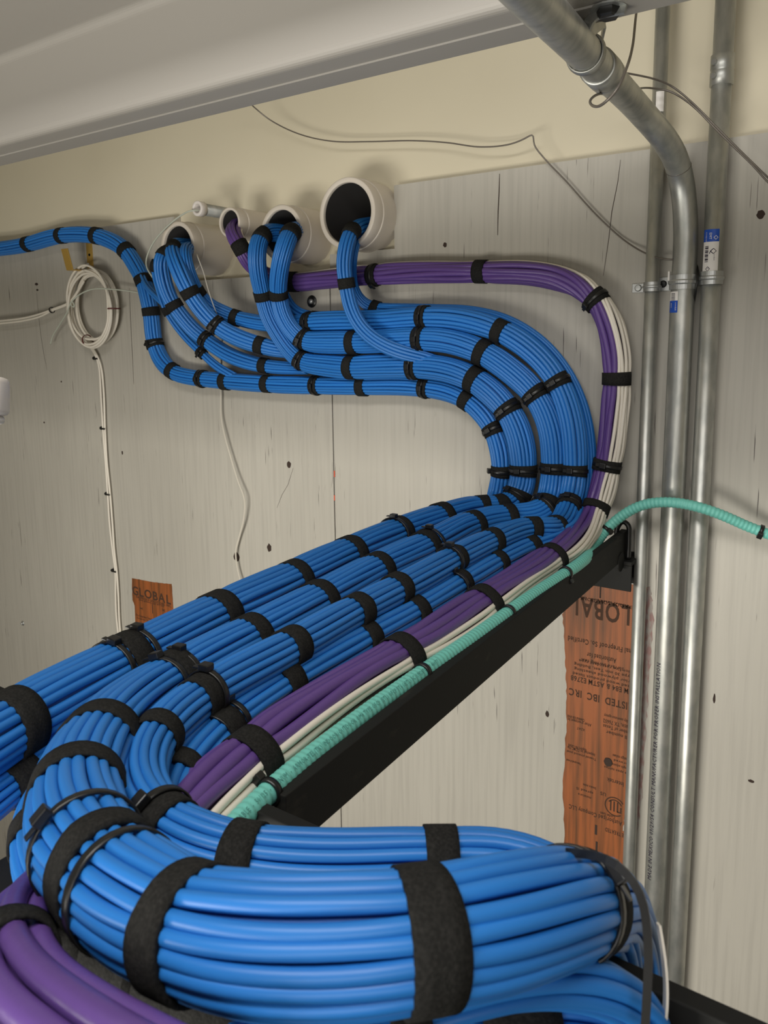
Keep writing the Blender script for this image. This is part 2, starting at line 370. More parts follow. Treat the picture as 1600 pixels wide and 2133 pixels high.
# plywood sheets screwed to the wall: parts of it
SEAM, TOP, g = -0.8125, zr(0.236), 0.0012
nl = PY(362, 455, 0)[0]; nb = PY(450, 582, 0)[2]
sheets = [[(-2.03 + g, 0.05), (SEAM - g, 0.05), (SEAM - g, nb), (nl, nb), (nl, TOP), (-2.03 + g, TOP)],
          [(SEAM + g, 0.05), (0.406 - g, 0.05), (0.406 - g, TOP), (-0.681, TOP), (-0.681, zr(0.139)), (SEAM + g, zr(0.139))],
          [(XL + .002, 0.05), (-2.03 - g, 0.05), (-2.03 - g, TOP), (XL + .002, TOP)], [(0.406 + g, 0.05), (XR - .002, 0.05), (XR - .002, TOP), (0.406 + g, TOP)]]
for q in sheets:
    V, Fc = poly_slab(q, [], 0.0, 0.0178); link('plywood_sheet', V, Fc, 'ply', wall, smooth=False)
def wall_disc(name, px, py, rx, rz, m, h=0.0006, n=14, jit=0.15, y=0.0):
    c = PY(px, py, y); V = []
    ph = [1 + jit*(rng.rand() - 0.5)*2 for _ in range(n)]
    for i in range(n): a = 2*math.pi*i/n; V.append((c[0] + rx*ph[i]*math.cos(a), y - h, c[2] + rz*ph[i]*math.sin(a)))
    for i in range(n): a = 2*math.pi*i/n; V.append((c[0] + rx*1.1*ph[i]*math.cos(a), y + .0004, c[2] + rz*1.1*ph[i]*math.sin(a)))
    return link(name, V, [tuple(range(n))] + [(i, i + n, (i+1) % n + n, (i+1) % n) for i in range(n)], m, wall, smooth=False)
for (x, y, a, b) in ((602, 968, .0050, .0055), (561, 1141, .0050, .0075), (493, 1160, .0075, .0095), (1585, 447, .0045, .0050), (927, 510, .0032, .0032), (76, 592, .006, .003), (78, 604, .004, .002),
                     (128, 795, .002, .002), (92, 880, .0025, .002), (255, 943, .002, .004), (1140, 1487, .003, .005), (1488, 1455, .0015, .006), (1565, 1627, .004, .002)):
    wall_disc('knot_hole', x, y, a, b, 'knot')
def split(pts, w):
    P = np.array([PY(x, y, 0) for x, y in pts]); V = []
    for i, p in enumerate(P):
        ww = w*(0.3 + 0.7*math.sin(math.pi*(i + 0.4)/(len(P) - 0.2))); V += [(p[0] - ww/2, -0.0004, p[2]), (p[0] + ww/2, -0.0004, p[2])]
    link('split', V, [(2*i, 2*i + 1, 2*i + 3, 2*i + 2) for i in range(len(P) - 1)], 'knot', wall, smooth=False)
split([(1041, 362), (1040, 400), (1038, 440), (1037, 490)], 0.0016)
split([(1293, 333), (1287, 380), (1275, 440), (1268, 500), (1257, 575)], 0.0009)
split([(270, 600), (272, 660), (276, 740), (279, 800)], 0.0012)
split([(611, 975), (600, 1010), (588, 1030), (577, 1058)], 0.0008)
split([(76, 610), (84, 690), (92, 740), (98, 770)], 0.0007)
split([(1102, 1240), (1103, 1290), (1104, 1340)], 0.0006)
for x, y, h in ((697, 987, 8), (697, 1037, 7)):
    c = PY(x, y, 0); MB().box((c[0] - .0012, -.0005, c[2] - h*.0007), (c[0] + .0012, .0, c[2] + h*.0007)).build('red_mark', 'redmark', wall)
# bare (unpainted) places of the plywood with the mill's stamps
def ragged(px_pts, n=26, amp=0.0012):
    P = [PY(x, y, 0) for x, y in px_pts]; out = []
    for i in range(len(P)):
        a, b = P[i], P[(i + 1) % len(P)]
        for t in np.linspace(0, 1, n, endpoint=False):
            q = a + (b - a)*t; out.append((q[0] + rng.uniform(-amp, amp), q[2] + rng.uniform(-amp, amp)))
    return out
def patch(px_pts, m='bare', amp=0.0012, n=26, name='bare_patch', h=0.0005):
    V, Fc = poly_slab(ragged(px_pts, n, amp), [], -h, 0.0005); return link(name, V, Fc, m, wall, smooth=False)
pl = patch([(275, 1204), (316, 1212), (358, 1217), (361, 1265), (362, 1330), (284, 1345), (281, 1262), (276, 1248)], amp=0.0005, n=8)
pr = patch([(1216, 1203), (1262, 1208), (1347, 1222), (1340, 1400), (1330, 1640), (1303, 1690), (1297, 1730), (1312, 1745), (1300, 1930), (1170, 1930), (1176, 1740), (1173, 1640), (1180, 1510), (1180, 1440), (1178, 1360), (1172, 1280), (1178, 1240)], amp=0.0011, n=9)
pk = patch([(1340, 1225), (1356, 1222), (1362, 1290), (1352, 1420), (1345, 1540), (1338, 1660), (1325, 1760), (1318, 1760), (1325, 1600), (1335, 1400)], 'pink', 0.0016, 10, 'primer_stain', 0.0003)
def stamp(parent, lines, flip):
    BOLD[0] = 0.022; mb = MB(); xd, yd = ((-1, 0, 0), (0, 0, -1)) if flip else ((1, 0, 0), (0, 0, 1))
    for (s_, x0, y0, x1, hpx) in lines:
        """text from pixel x0 to x1 on baseline pixel y0; capital height in pixels"""
        a = PY(x0, y0, 0); b = PY(x1, y0, 0); w = abs(b[0] - a[0]); hm = abs(PY(x0, y0 - hpx, 0)[2] - a[2])
        size = hm/0.70; st = w/text_width(s_, size); text_flat(mb, s_, (a[0], -0.0008, a[2]), xd, yd, size, st)
    mb.build('stamp_print', 'ink', parent); BOLD[0] = 0.0
stamp(pl, [('GLOBAL', 276, 1237, 357, 17), ('FIREPROOF SOLUTIONS, INC.', 284, 1245, 357, 4.5), ('www.global-fp.com  877-555', 290, 1250, 342, 3), ('Fire Retardant Treated Wood Products', 284, 1282, 345, 4), ('Exterior Type Listed', 286, 1288, 330, 3.5), ('x', 292, 1268, 300, 5), ('x', 338, 1272, 346, 6)], False)
stamp(pr, [('GLOBAL', 1345, 1270, 1186, 40), ('FIREPROOF SOLUTIONS, INC.', 1340, 1266, 1180, 7), ('www.treated.com   info', 1312, 1260, 1205, 5), ('Original Fireproof So. Certified', 1343, 1358, 1182, 11), ('Authorized for', 1284, 1372, 1222, 10),
           ('Surface burning test', 1300, 1391, 1210, 6), ('Exterior fire retardant type', 1340, 1403, 1205, 6), ('Ext Type 30 min Test, Building', 1340, 1413, 1195, 6), ('Exterior plywood sheathing', 1338, 1423, 1195, 6), ('Treated wood product listed', 1336, 1433, 1192, 6),
           ('ASTM E84 & ASTM E2768', 1335, 1441, 1188, 11), ('LISTED  IBC  IRC', 1318, 1466, 1184, 15), ('Quality assurance agency', 1318, 1502, 1258, 6), ('Austin, TX 76652', 1318, 1513, 1256, 8), ('Timber of Texas', 1316, 1524, 1256, 7), ('Mill number', 1318, 1536, 1262, 7),
           ('Chemical kiln dried', 1218, 1498, 1182, 6), ('After treatment by', 1232, 1508, 1182, 6), ('KDAT', 1218, 1518, 1202, 5), ('Report No Listed', 1222, 1560, 1184, 6), ('Inspected by CCMC file', 1240, 1570, 1182, 6), ('Treated plywood panel', 1242, 1580, 1180, 5), ('Flame spread of wood', 1210, 1589, 1180, 5),
           ('of Design values', 1318, 1582, 1276, 6), ('approved', 1318, 1592, 1278, 5), ('strength adjustments', 1316, 1601, 1262, 5), ('see span tables', 1314, 1611, 1258, 5), ('Intertek', 1300, 1630, 1264, 9), ('US', 1263, 1652, 1250, 7),
           ('Smoke index', 1242, 1640, 1214, 5), ('spread 15', 1236, 1650, 1200, 5), ('moisture', 1232, 1660, 1204, 5), ('Authorized Company LLC', 1296, 1712, 1184, 9), ('Code Gen', 1282, 1700, 1250, 6), ('FIRE TREATED', 1310, 1740, 1260, 8)], True)
# ring logo with three upright strokes and a G, stamped upside down
lg = MB(); c = PY(1281, 1680, 0); lr = 0.0152
def ringseg(mb, c, r0, r1, a0, a1, n=24):
    V = []
    for i in range(n + 1):
        a = a0 + (a1 - a0)*i/n; V += [(c[0] + r0*math.cos(a), -.0008, c[2] + r0*math.sin(a)), (c[0] + r1*math.cos(a), -.0008, c[2] + r1*math.sin(a))]
    mb.add(V, [(2*i, 2*i + 1, 2*i + 3, 2*i + 2) for i in range(n)])
ringseg(lg, c, lr - .0018, lr, 0.6, 5.4); ringseg(lg, c, lr*.62, lr*.74, 0.4, 2.6)
for dx in (-.006, -.001, .004): lg.box((c[0] + dx - .0011, -.0008, c[2] - .008), (c[0] + dx + .0011, -.0004, c[2] + .008))
lg.box((c[0] + .004, -.0008, c[2] - .008), (c[0] + .010, -.0004, c[2] - .006)); lg.box((c[0] + .008, -.0008, c[2] - .006), (c[0] + .010, -.0004, c[2] + .001))
lg.build('stamp_emblem', 'ink', pr)
wall_disc('dark_knot', 1267, 1587, .0060, .0065, 'knot', 0.0016, jit=0.08)
for x, y, w, h in ((1242, 1728, .0018, .008), (1243, 1765, .0016, .010), (1251, 1232, .0012, .010), (318, 1268, .0010, .011)):
    c = PY(x, y, 0); MB().box((c[0] - w, -.0009, c[2] - h), (c[0] + w, 0, c[2] + h), .0003).build('dark_split', 'knot', wall)

# purlin under the roof: a folded Z section
def fold(y0):
    pts = [(-.392, .268), (-.392, .2535), (-.424, .2535), (-.4245, .2550), (-.449, .2550)]
    for i in range(7): a = -math.pi/2 - i/6*math.pi/2; pts.append((-.449 + .009*math.cos(a), .264 + .009*math.sin(a)))
    pts += [(-.458, .348)]
    for i in range(7): a = i/6*math.pi/2; pts.append((-.467 + .009*math.cos(a), .348 + .009*math.sin(a)))
    return pts + [(-.60, .357), (-.60, .340)]
pf = fold(0); inner = [(y + .0, z + .0025) for y, z in pf]
mb = MB(); n = len(pf); ring = pf + [((y + .0022 if y > -.46 and z < .345 else y), z + .0022) for y, z in reversed(pf)]
V = [(XL + .01, y, zr(z)) for y, z in ring] + [(XR - .01, y, zr(z)) for y, z in ring]; q = len(ring)
mb.add(V, [(i, (i + 1) % q, (i + 1) % q + q, i + q) for i in range(q)])
pu = mb.build('purlin', 'purlin', smooth=False); tag(pu, 'white painted folded steel purlin running under the roof above the wall', 'beam')
pu['kind'] = 'structure'; del pu['category']
# hex bolt in the flange, holding the conduit hanger
bc = PZ(1268, 17, .2535)
bt = thing('hex_bolt', 'dark blue hex bolt through the purlin above the big conduit', 'bolt')
mb = MB().lathe([(0, 0), (.0085, 0), (.0095, .001), (.0095, .006), (.008, .0075), (0, .0075)], 6, bc, (0, 0, -1)); hb = mb.build('bolt_head', 'tie', bt)
MB().lathe([(0, 0), (.014, 0), (.014, .0012), (0, .0012)], 20, bc + (0, 0, .0005), (0, 0, -1)).build('washer', 'zinc', bt)

# ================================================================== PVC sleeves
names = {'p1': 'cream painted PVC sleeve nearest the white cable coil, stuffed with blue bundles', 'p2': 'narrow PVC sleeve carrying the purple and white cables',
         'p3': 'cream painted PVC sleeve with two blue bundles hanging over its rim', 'p4': 'widest PVC sleeve, almost empty, with one thin blue bundle'}
for k_, lb in names.items():
    x, z, r, y = PIPES[k_]; root = thing('pvc_sleeve', lb, 'pipe', 'PVC sleeves through the wall'); t = 0.0080 if r > .03 else 0.0046
    org = (x, y, z); L1 = 0.022
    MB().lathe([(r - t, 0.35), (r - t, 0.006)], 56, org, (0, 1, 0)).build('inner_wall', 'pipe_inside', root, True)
    MB().lathe([(r - t, 0.006), (r - t, 0.001), (r - t + .001, 0), (r - .0012, 0), (r, .0012), (r, L1)], 56, org, (0, 1, 0)).build('pipe_end', 'pvc', root, True)
    MB().lathe([(r, L1), (r + .0014, L1 + .0005), (r + .0016, L1 + .002), (r + .0012, 0.017 - y), (r + .0012, .34)], 56, org, (0, 1, 0)).build('coupling', 'pvc', root, True)
    MB().lathe([(r, .345), (0, .345)], 32, org, (0, 1, 0)).build('dark_end', 'dark', root)  # black cap stands in for the unlit depth of the sleeve
    # torn sealant collar where the sleeve meets the wall
    prof = []
    V = []; Fc = []; n = 48
    for i in range(n):
        a = 2*math.pi*i/n; j = 0.0012 + 0.0030*rng.rand(); h = 0.003 + 0.006*rng.rand()
        for rr, yy in ((r + .001, .017 - h), (r + .001 + j, .0172), (r + .001 + j + .002, .0182)): V.append((x + rr*math.cos(a), yy, z + rr*math.sin(a)))
    for i in range(n):
        for b in range(2): i2 = (i + 1) % n; Fc.append((i*3 + b, i*3 + b + 1, i2*3 + b + 1, i2*3 + b))
    link('sealant', V, Fc, 'cream', root)
x, z, r, y = PIPES['stub']; root = thing('conduit_stub', 'small steel conduit stub with a white bushing above the sleeves', 'conduit')
MB().lathe([(r - .002, .2), (r - .002, .012), (r, .012), (r, .3)], 28, (x, y, z), (0, 1, 0)).build('tube', 'galv', root, True)
MB().lathe([(r - .003, .014), (r - .003, .001), (r - .002, 0), (r + .0015, 0), (r + .0025, .001), (r + .0025, .013), (r, .014)], 28, (x, y, z), (0, 1, 0)).build('bushing', 'white_plastic', root, True)
MB().lathe([(r, .19), (0, .19)], 20, (x, y, z), (0, 1, 0)).build('dark_end', 'dark', root)  # black cap, darkness of the stub's bore put into its colour

# ================================================================== cable runways (ladder racks)
RT, RH, RW = -0.265, 0.038, 0.0095
def bar(mb, a, b, w, h, bev=0.0008):
    """box from a to b (top centre line), width w sideways, height h downward"""
    a, b = Vector(a), Vector(b); d = (b - a); L = d.length; d.normalize(); s = d.cross(Vector((0, 0, 1))).normalized(); u = s.cross(d)
    m = Matrix(((d.x, s.x, u.x, a.x), (d.y, s.y, u.y, a.y), (d.z, s.z, u.z, a.z), (0, 0, 0, 1)))
    return mb.box((0, -w/2, -h), (L, w/2, 0), bev, m)
ra = thing('cable_runway', 'black steel ladder runway from the wall toward the camera under the blue bundles', 'cable rack')
r0, r1 = (-.296, -.018, zr(RT)), (-.284, -.742, zr(RT))
bar(MB(), r0, r1, RW, RH).build('side_rail', 'rack', ra)
l0, l1 = (-.524, -.018, zr(RT)), (-.512, -.742, zr(RT)); bar(MB(), l0, l1, RW, RH).build('side_rail', 'rack', ra)
for yy in (-.10, -.335, -.54, -.69):
    t = (yy + .018)/(-.724); xa = -.296 + .012*t; bar(MB(), (xa - .004, yy, zr(-.283)), (xa - .224, yy, zr(-.283)), .025, .013).build('rung', 'rack', ra)
rb = thing('cable_runway', 'black ladder runway parallel to the wall under the nearest blue bundle', 'cable rack')
for yy in (-.757, -1.062): bar(MB(), (-1.5, yy, zr(RT)), (1.2, yy, zr(RT)), RW, RH).build('side_rail', 'rack', rb)
for i in range(11):
    xx = -1.38 + i*.25; bar(MB(), (xx, -.762, zr(-.283)), (xx, -1.057, zr(-.283)), .025, .013).build('rung', 'rack', rb)
# inner lip running beside the far rail of the second runway
bar(MB(), (-.16, -.772, zr(-.292)), (1.2, -.772, zr(-.292)), .008, .008).build('inner_strip', 'rack', rb)
ba = PY(1320, 1207, -.03); bw = thing('wall_bracket', 'black steel angle bracket on the wall under the runway end', 'bracket')
MB().box((-.66, -.004, zr(-.345)), (ba[0], -.0001, zr(-.300)), .0008).build('wall_leg', 'rack', bw)
MB().box((-.66, -.042, zr(-.309)), (ba[0], -.004, zr(-.3035)), .0008).build('shelf_leg', 'rack', bw)
MB().box((-.66, -.042, zr(-.345)), (ba[0], -.0385, zr(-.309)), .0008).build('lip', 'rack', bw)
jb = thing('hook_bolt', 'black hook bolt looped over the runway rail end at the wall', 'bolt')
h = [(-.2995, -.030, -.335), (-.3025, -.030, -.28), (-.303, -.030, -.262), (-.296, -.030, -.2515), (-.288, -.030, -.256), (-.2865, -.030, -.27), (-.2865, -.030, -.302)]
tube('rod', [pt(q) for q in h], .0036, 'tie', jb, 8, .003, .002)
MB().lathe([(0, 0), (.013, 0), (.013, .0014), (0, .0014)], 24, pt((-.2905, -.052, -.302)), (1, 0, 0)).build('washer', 'rack', jb)
#CABLES
# ================================================================== blue bundles
def inpipe(k, dx, dz, Y): x, z, r, y = PIPES[k]; return (x + dx*r, Y, z - Z0 + dz*r)
W = 'Y'
AGRP = 'blue cable bundles on the runway and wall'
# --- long bundle 1: over the rim of the third sleeve, bottom-middle row, round the bend, first on the runway
b = Bundle('blue_cable_bundle', 'thickest blue bundle, farthest from the black rail, running off past the left edge', 'cable bundle',
    [inpipe('p3', -.2, .1, .12), inpipe('p3', -.35, .05, -.02), (547, 488, W, -.085), (535, 528, W, -.10), (538, 570, W, -.09), (548, 615, W, -.075), (559, 657, W, -.065), (580, 696, W, -.056), (604, 731, W, -.05), (628, 752, W, -.046),
     (685, 762, W, -.042), (734, 766, W, -.042), (790, 764, W, -.042), (865, 763, W, -.042), (930, 769, W, -.042), (983, 788, W, -.042), (1030, 822, W, -.042), (1062, 860, W, -.042), (1084, 912, W, -.042), (1091, 975, W, -.042), (1085, 1020, W, -.046),
     (1066, 1052, W, -.062), (1030, 1062, 'Z', -.243), (1001, 1062, 'Z', -.243), (920, 1082, 'Z', -.243), (825, 1115, 'Z', -.243), (720, 1160, 'Z', -.243), (600, 1217, 'Z', -.243), (450, 1287, 'Z', -.242), (270, 1380, 'Z', -.241), (100, 1470, 'Z', -.239), (-60, 1560, 'Z', -.236), (-260, 1680, 'Z', -.234)],
    [.0150]*9 + [.0165, .0185] + [.0195]*10 + [.0200, .0210, .0215, .022, .022, .022, .022, .022, .0225, .0225, .023, .023, .023], group=AGRP)
b.finish([(547, 490), (548, 615), (627, 752), (736, 766), (865, 763), (983, 793), (1060, 857), (1091, 975), (1078, 1037, .02), (1040, 1062), (1001, 1060), (920, 1080), (825, 1110), (725, 1158), (607, 1212), (457, 1283, .019), (255, 1385, .019), (20, 1510, .02)],
         [(1060, 857, FRONT, .0016), (1091, 975, FRONT, .0016), (865, 763, FRONT, .0016), (627, 752, FRONT, .0016), (1074, 1040, UPV, .0016), (818, 1113, UPV, .0016), (283, 1365, UPV, 0), (228, 1402, (.2, -.3, 1), 0)])
# --- long bundle 2
b = Bundle('blue_cable_bundle', 'big blue bundle that turns past the camera in the foreground', 'cable bundle',
    [inpipe('p3', .35, .2, .12), inpipe('p3', .40, .05, -.03), (606, 484, W, -.085), (592, 517, W, -.10), (581, 570, W, -.09), (580, 615, W, -.075), (590, 657, W, -.066), (604, 682, W, -.06), (629, 708, W, -.052),
     (685, 713, W, -.046), (734, 713, W, -.044), (790, 711, W, -.044), (875, 706, W, -.044), (940, 711, W, -.044), (1010, 736, W, -.044), (1068, 776, W, -.044), (1118, 825, W, -.044), (1148, 893, W, -.044), (1154, 978, W, -.044), (1148, 1030, W, -.050),
     (1136, 1062, W, -.072), (1105, 1077, 'Z', -.246), (1058, 1080, 'Z', -.246), (980, 1097, 'Z', -.246), (890, 1141, 'Z', -.246), (780, 1193, 'Z', -.246), (660, 1257, 'Z', -.246), (520, 1332, 'Z', -.245), (380, 1408, 'Z', -.243), (300, 1458, 'D', .515),
     (222, 1528, 'D', .455), (166, 1622, 'D', .400), (162, 1715, 'D', .355), (215, 1815, 'D', .310), (370, 1925, 'D', .265), (560, 1970, 'D', .243), (800, 1965, 'D', .238), (1000, 1930, 'D', .250), (1140, 1893, 'D', .275), (1215, 1880, 'D', .31), (1265, 1890, 'D', .36), (1300, 1990, 'D', .41), (1305, 2160, 'D', .43)],
    [.0150]*8 + [.0165] + [.0185]*11 + [.0195, .020] + [.0205]*6 + [.0205, .021, .0225, .0235, .0235, .0225] + [.0208]*4 + [.0205, .020, .0195, .0195], k=12, ds=.006, group=AGRP)
b.finish([(606, 486), (580, 615), (629, 708), (736, 713), (875, 705), (1011, 732), (1118, 825), (1154, 978), (1140, 1056, .02), (1058, 1080), (983, 1096), (887, 1142), (785, 1190), (665, 1254), (520, 1330), (362, 1415), (203, 1548, .016), (160, 1655, .016), (218, 1820, .016), (400, 1935, .0135), (885, 1955, .014), (1205, 1880, .012)],
         [(1118, 825, FRONT, .0016), (1154, 978, FRONT, .0016), (875, 705, FRONT, .0016), (629, 708, FRONT, .0016), (1136, 1062, UPV, .0016), (893, 1140, UPV, .0016), (380, 1408, UPV, .0), (345, 1425, (-.3, 0, 1), 0), (180, 1768, (-.8, -.3, .6), .0), (262, 1858, (0, -.2, -1), 0), (1190, 1883, (.2, .9, -.3), .0)])
B2 = b
def strip(name, pts, w, t, m, parent, v0):
    P, _ = curve([pt(p) for p in pts], .004, .004); T, U, V_ = frames(P, v0); Vs = []; n = len(P)
    for i in range(n):
        for a, c_ in ((-w/2, -t/2), (w/2, -t/2), (w/2, t/2), (-w/2, t/2)): Vs.append(P[i] + U[i]*a + V_[i]*c_)
    Fc = [(4*i + j, 4*i + (j+1) % 4, 4*i + 4 + (j+1) % 4, 4*i + 4 + j) for i in range(n-1) for j in range(4)] + [(3, 2, 1, 0), tuple(4*(n-1) + j for j in range(4))]
    return link(name, Vs, Fc, m, parent, smooth=False)
strip('tie_tail', [(1180, 1775, 'D', .285), (1270, 1790, 'D', .275), (1330, 1850, 'D', .270), (1350, 1960, 'D', .268), (1348, 2070, 'D', .267), (1342, 2170, 'D', .267)], .0030, .0010, 'tie', B2.root, (-.56, -.83, .1))
strip('tie_tail', [(1372, 1925, 'D', .30), (1384, 2000, 'D', .298), (1388, 2080, 'D', .296), (1380, 2160, 'D', .295)], .0034, .0010, 'white_jacket', B2.root, (.83, .56, 0))
# --- long bundle 3: upper row, then third on the runway, turning right behind the big one
b = Bundle('blue_cable_bundle', 'slim blue bundle turning right just behind the big foreground bundle', 'cable bundle',
    [inpipe('p1', .3, .2, .12), inpipe('p1', .36, 0, -.05), (384, 528, W, -.108), (397, 577, W, -.098), (410, 605, W, -.088), (433, 636, W, -.07), (462, 650, W, -.055), (489, 661, W, -.046), (545, 673, W, -.040), (600, 676, W, -.034), (646, 671, W, -.034),
     (720, 668, W, -.034), (790, 667, W, -.036), (884, 661, W, -.040), (960, 665, W, -.042), (1040, 688, W, -.044), (1105, 728, W, -.044), (1158, 787, W, -.044), (1190, 870, W, -.044), (1198, 977, W, -.044), (1193, 1020, W, -.050),
     (1184, 1055, W, -.072), (1168, 1090, W, -.11), (1140, 1102, 'Z', -.240), (1103, 1100, 'Z', -.238), (1019, 1129, 'Z', -.236), (941, 1167, 'Z', -.236), (835, 1225, 'Z', -.236), (735, 1277, 'Z', -.236), (610, 1347, 'Z', -.236), (430, 1445, 'Z', -.236),
     (335, 1522, 'Z', -.236), (290, 1610, 'Z', -.236), (313, 1692, 'Z', -.235), (385, 1747, 'Z', -.235), (510, 1787, 'Z', -.235), (700, 1800, 'Z', -.236), (900, 1795, 'Z', -.236), (1060, 1800, 'Z', -.238), (1180, 1850, 'Z', -.242), (1250, 1930, 'Z', -.262), (1270, 2030, 'Z', -.30)],
    [.0120]*5 + [.0135]*5 + [.0165]*11 + [.0155, .0150] + [.0148]*4 + [.0150]*15, k=10, ds=.006, group=AGRP)
b.finish([(419, 605), (489, 661), (646, 671), (884, 661), (1045, 690), (1163, 795), (1198, 977), (1185, 1050, .018), (1158, 1098), (1105, 1100), (1022, 1128), (940, 1167), (828, 1228), (738, 1275), (608, 1347), (420, 1452, .017), (325, 1535, .014), (350, 1722, .014), (515, 1787, .0145), (905, 1795, .0145)],
         [(884, 661, FRONT, .0016), (1163, 795, FRONT, .0016), (1198, 977, FRONT, .0016), (646, 671, FRONT, .0016), (1184, 1055, UPV, .0016), (935, 1170, UPV, .0016), (428, 1447, UPV, .0016), (342, 1716, (-.6, -.4, .8), .0016)])
# --- long bundle 4: hidden behind row 3 on the wall, lowest on the runway, then loose at the lower right
b = Bundle('blue_cable_bundle', 'flat lower blue bundle between the slim blue bundle and the purple cables', 'cable bundle',
    [inpipe('p4', .3, -.2, .10), inpipe('p4', .2, -.45, -.03), (735, 530, W, -.068), (735, 590, W, -.045), (744, 615, W, -.034), (758, 633, W, -.026), (783, 644, W, -.02), (840, 648, W, -.018), (900, 650, W, -.018), (985, 655, W, -.018), (1060, 676, W, -.018), (1130, 722, W, -.018), (1183, 790, W, -.018), (1215, 875, W, -.018), (1224, 982, W, -.018), (1217, 1040, W, -.03),
     (1203, 1080, W, -.07), (1180, 1112, 'Z', -.252), (1140, 1126, 'Z', -.255), (1100, 1140, 'Z', -.258), (1028, 1174, 'Z', -.258), (956, 1216, 'Z', -.258), (869, 1268, 'Z', -.258), (755, 1330, 'Z', -.258), (590, 1425, 'Z', -.258), (460, 1515, 'Z', -.258), (365, 1620, 'Z', -.258), (330, 1720, 'Z', -.258), (380, 1830, 'Z', -.258), (560, 1960, 'Z', -.258)],
    [.0075]*5 + [.009, .011] + [.0125]*9 + [.0145, .016] + [.0175]*12, k=8, flat=[1]*17 + [.85]*13, group=AGRP)
b.finish([(783, 643), (1098, 1140), (1030, 1172), (952, 1218), (860, 1273), (755, 1330), (590, 1425, .018), (455, 1520, .018), (362, 1625, .014)],
         [(946, 1222, UPV, .0016), (470, 1505, UPV, 0), (440, 1530, (-.4, 0, 1), 0)])
# --- loose foreground run at the lower right
b = Bundle('blue_cable_bundle', 'loose low blue cables drooping under the big bundle at bottom right', 'cable bundle',
    [(480, 2200, 'D', .25), (620, 2160, 'D', .25), (740, 2130, 'D', .255), (880, 2090, 'D', .26), (1030, 2050, 'D', .265), (1170, 2036, 'D', .275), (1280, 2062, 'D', .285), (1355, 2130, 'D', .295), (1385, 2230, 'D', .30)],
    [.009, .009, .0095, .0095, .0095, .0095, .0095, .009, .0085], rc=.0028, k=12, ds=.005, wob=2.2, twist=4.0, core=False, v0=(0, 0, 1), group=AGRP)
b.finish([(860, 2110, .014)])
# --- run beneath the big bundle at the left
b = Bundle('blue_cable_bundle', 'lower blue bundle tucked beneath the big foreground bundle at its left bend', 'cable bundle',
    [(190, 1560, 'D', .50), (110, 1640, 'D', .455), (72, 1730, 'D', .40), (85, 1820, 'D', .365), (145, 1908, 'D', .338), (290, 2006, 'D', .320), (480, 2090, 'D', .308), (760, 2135, 'D', .303), (1000, 2160, 'D', .303), (1200, 2150, 'D', .305), (1330, 2210, 'D', .31)],
    .0125, rc=.0028, k=12, ds=.005, group=AGRP, v0=(0, 0, 1))
b.finish([(75, 1745, .016), (165, 1925, .030), (250, 1982, .034), (350, 2037, .034), (450, 2080, .030), (1080, 2158, .03)])  # the run of wide straps is added, its black standing in for shade
# --- inner bundle of the bend, from the left wall
b = Bundle('blue_cable_bundle', 'lowest blue bundle on the wall, coming in from the left above the cable coil', 'cable bundle',
    [(-90, 523, W, -.03), (0, 518, W, -.03), (57, 509, W, -.03), (126, 491, W, -.03), (198, 491, W, -.03), (236, 504, W, -.03), (262, 522, W, -.03), (282, 552, W, -.03), (299, 584, W, -.03), (309, 624, W, -.03), (315, 653, W, -.028), (318, 690, W, -.026), (323, 720, W, -.025), (338, 754, W, -.025), (362, 776, W, -.025),
     (397, 786, W, -.025), (440, 791, W, -.025), (500, 796, W, -.025), (580, 801, W, -.025), (660, 803, W, -.025), (760, 804, W, -.025), (840, 804, W, -.025), (890, 808, W, -.025), (935, 816, W, -.026), (973, 833, W, -.028), (1008, 864, W, -.030), (1029, 896, W, -.032), (1043, 940, W, -.032), (1046, 984, W, -.032), (1036, 1035, W, -.034),
     (1022, 1062, W, -.07), (960, 1082, 'Z', -.262), (825, 1135, 'Z', -.264), (600, 1250, 'Z', -.264), (400, 1365, 'Z', -.264), (250, 1470, 'Z', -.264), (100, 1580, 'Z', -.264), (0, 1650, 'Z', -.264), (-100, 1730, 'Z', -.264)],
    [.0165]*14 + [.0155]*16 + [.013]*9, group=AGRP)
b.finish([(62, 508), (130, 491), (200, 491), (265, 524), (298, 582), (315, 652), (322, 718), (360, 776), (423, 789), (473, 794), (561, 800), (657, 803), (758, 804), (890, 808), (973, 833), (1027, 893), (1046, 984), (25, 1630, .02)],
         [(890, 808, FRONT, .0016), (1027, 893, FRONT, .0016), (1046, 984, (-.8, -.6, 0), .0016), (423, 789, FRONT, .0016), (657, 803, FRONT, .0016), (322, 718, FRONT, .0016)])
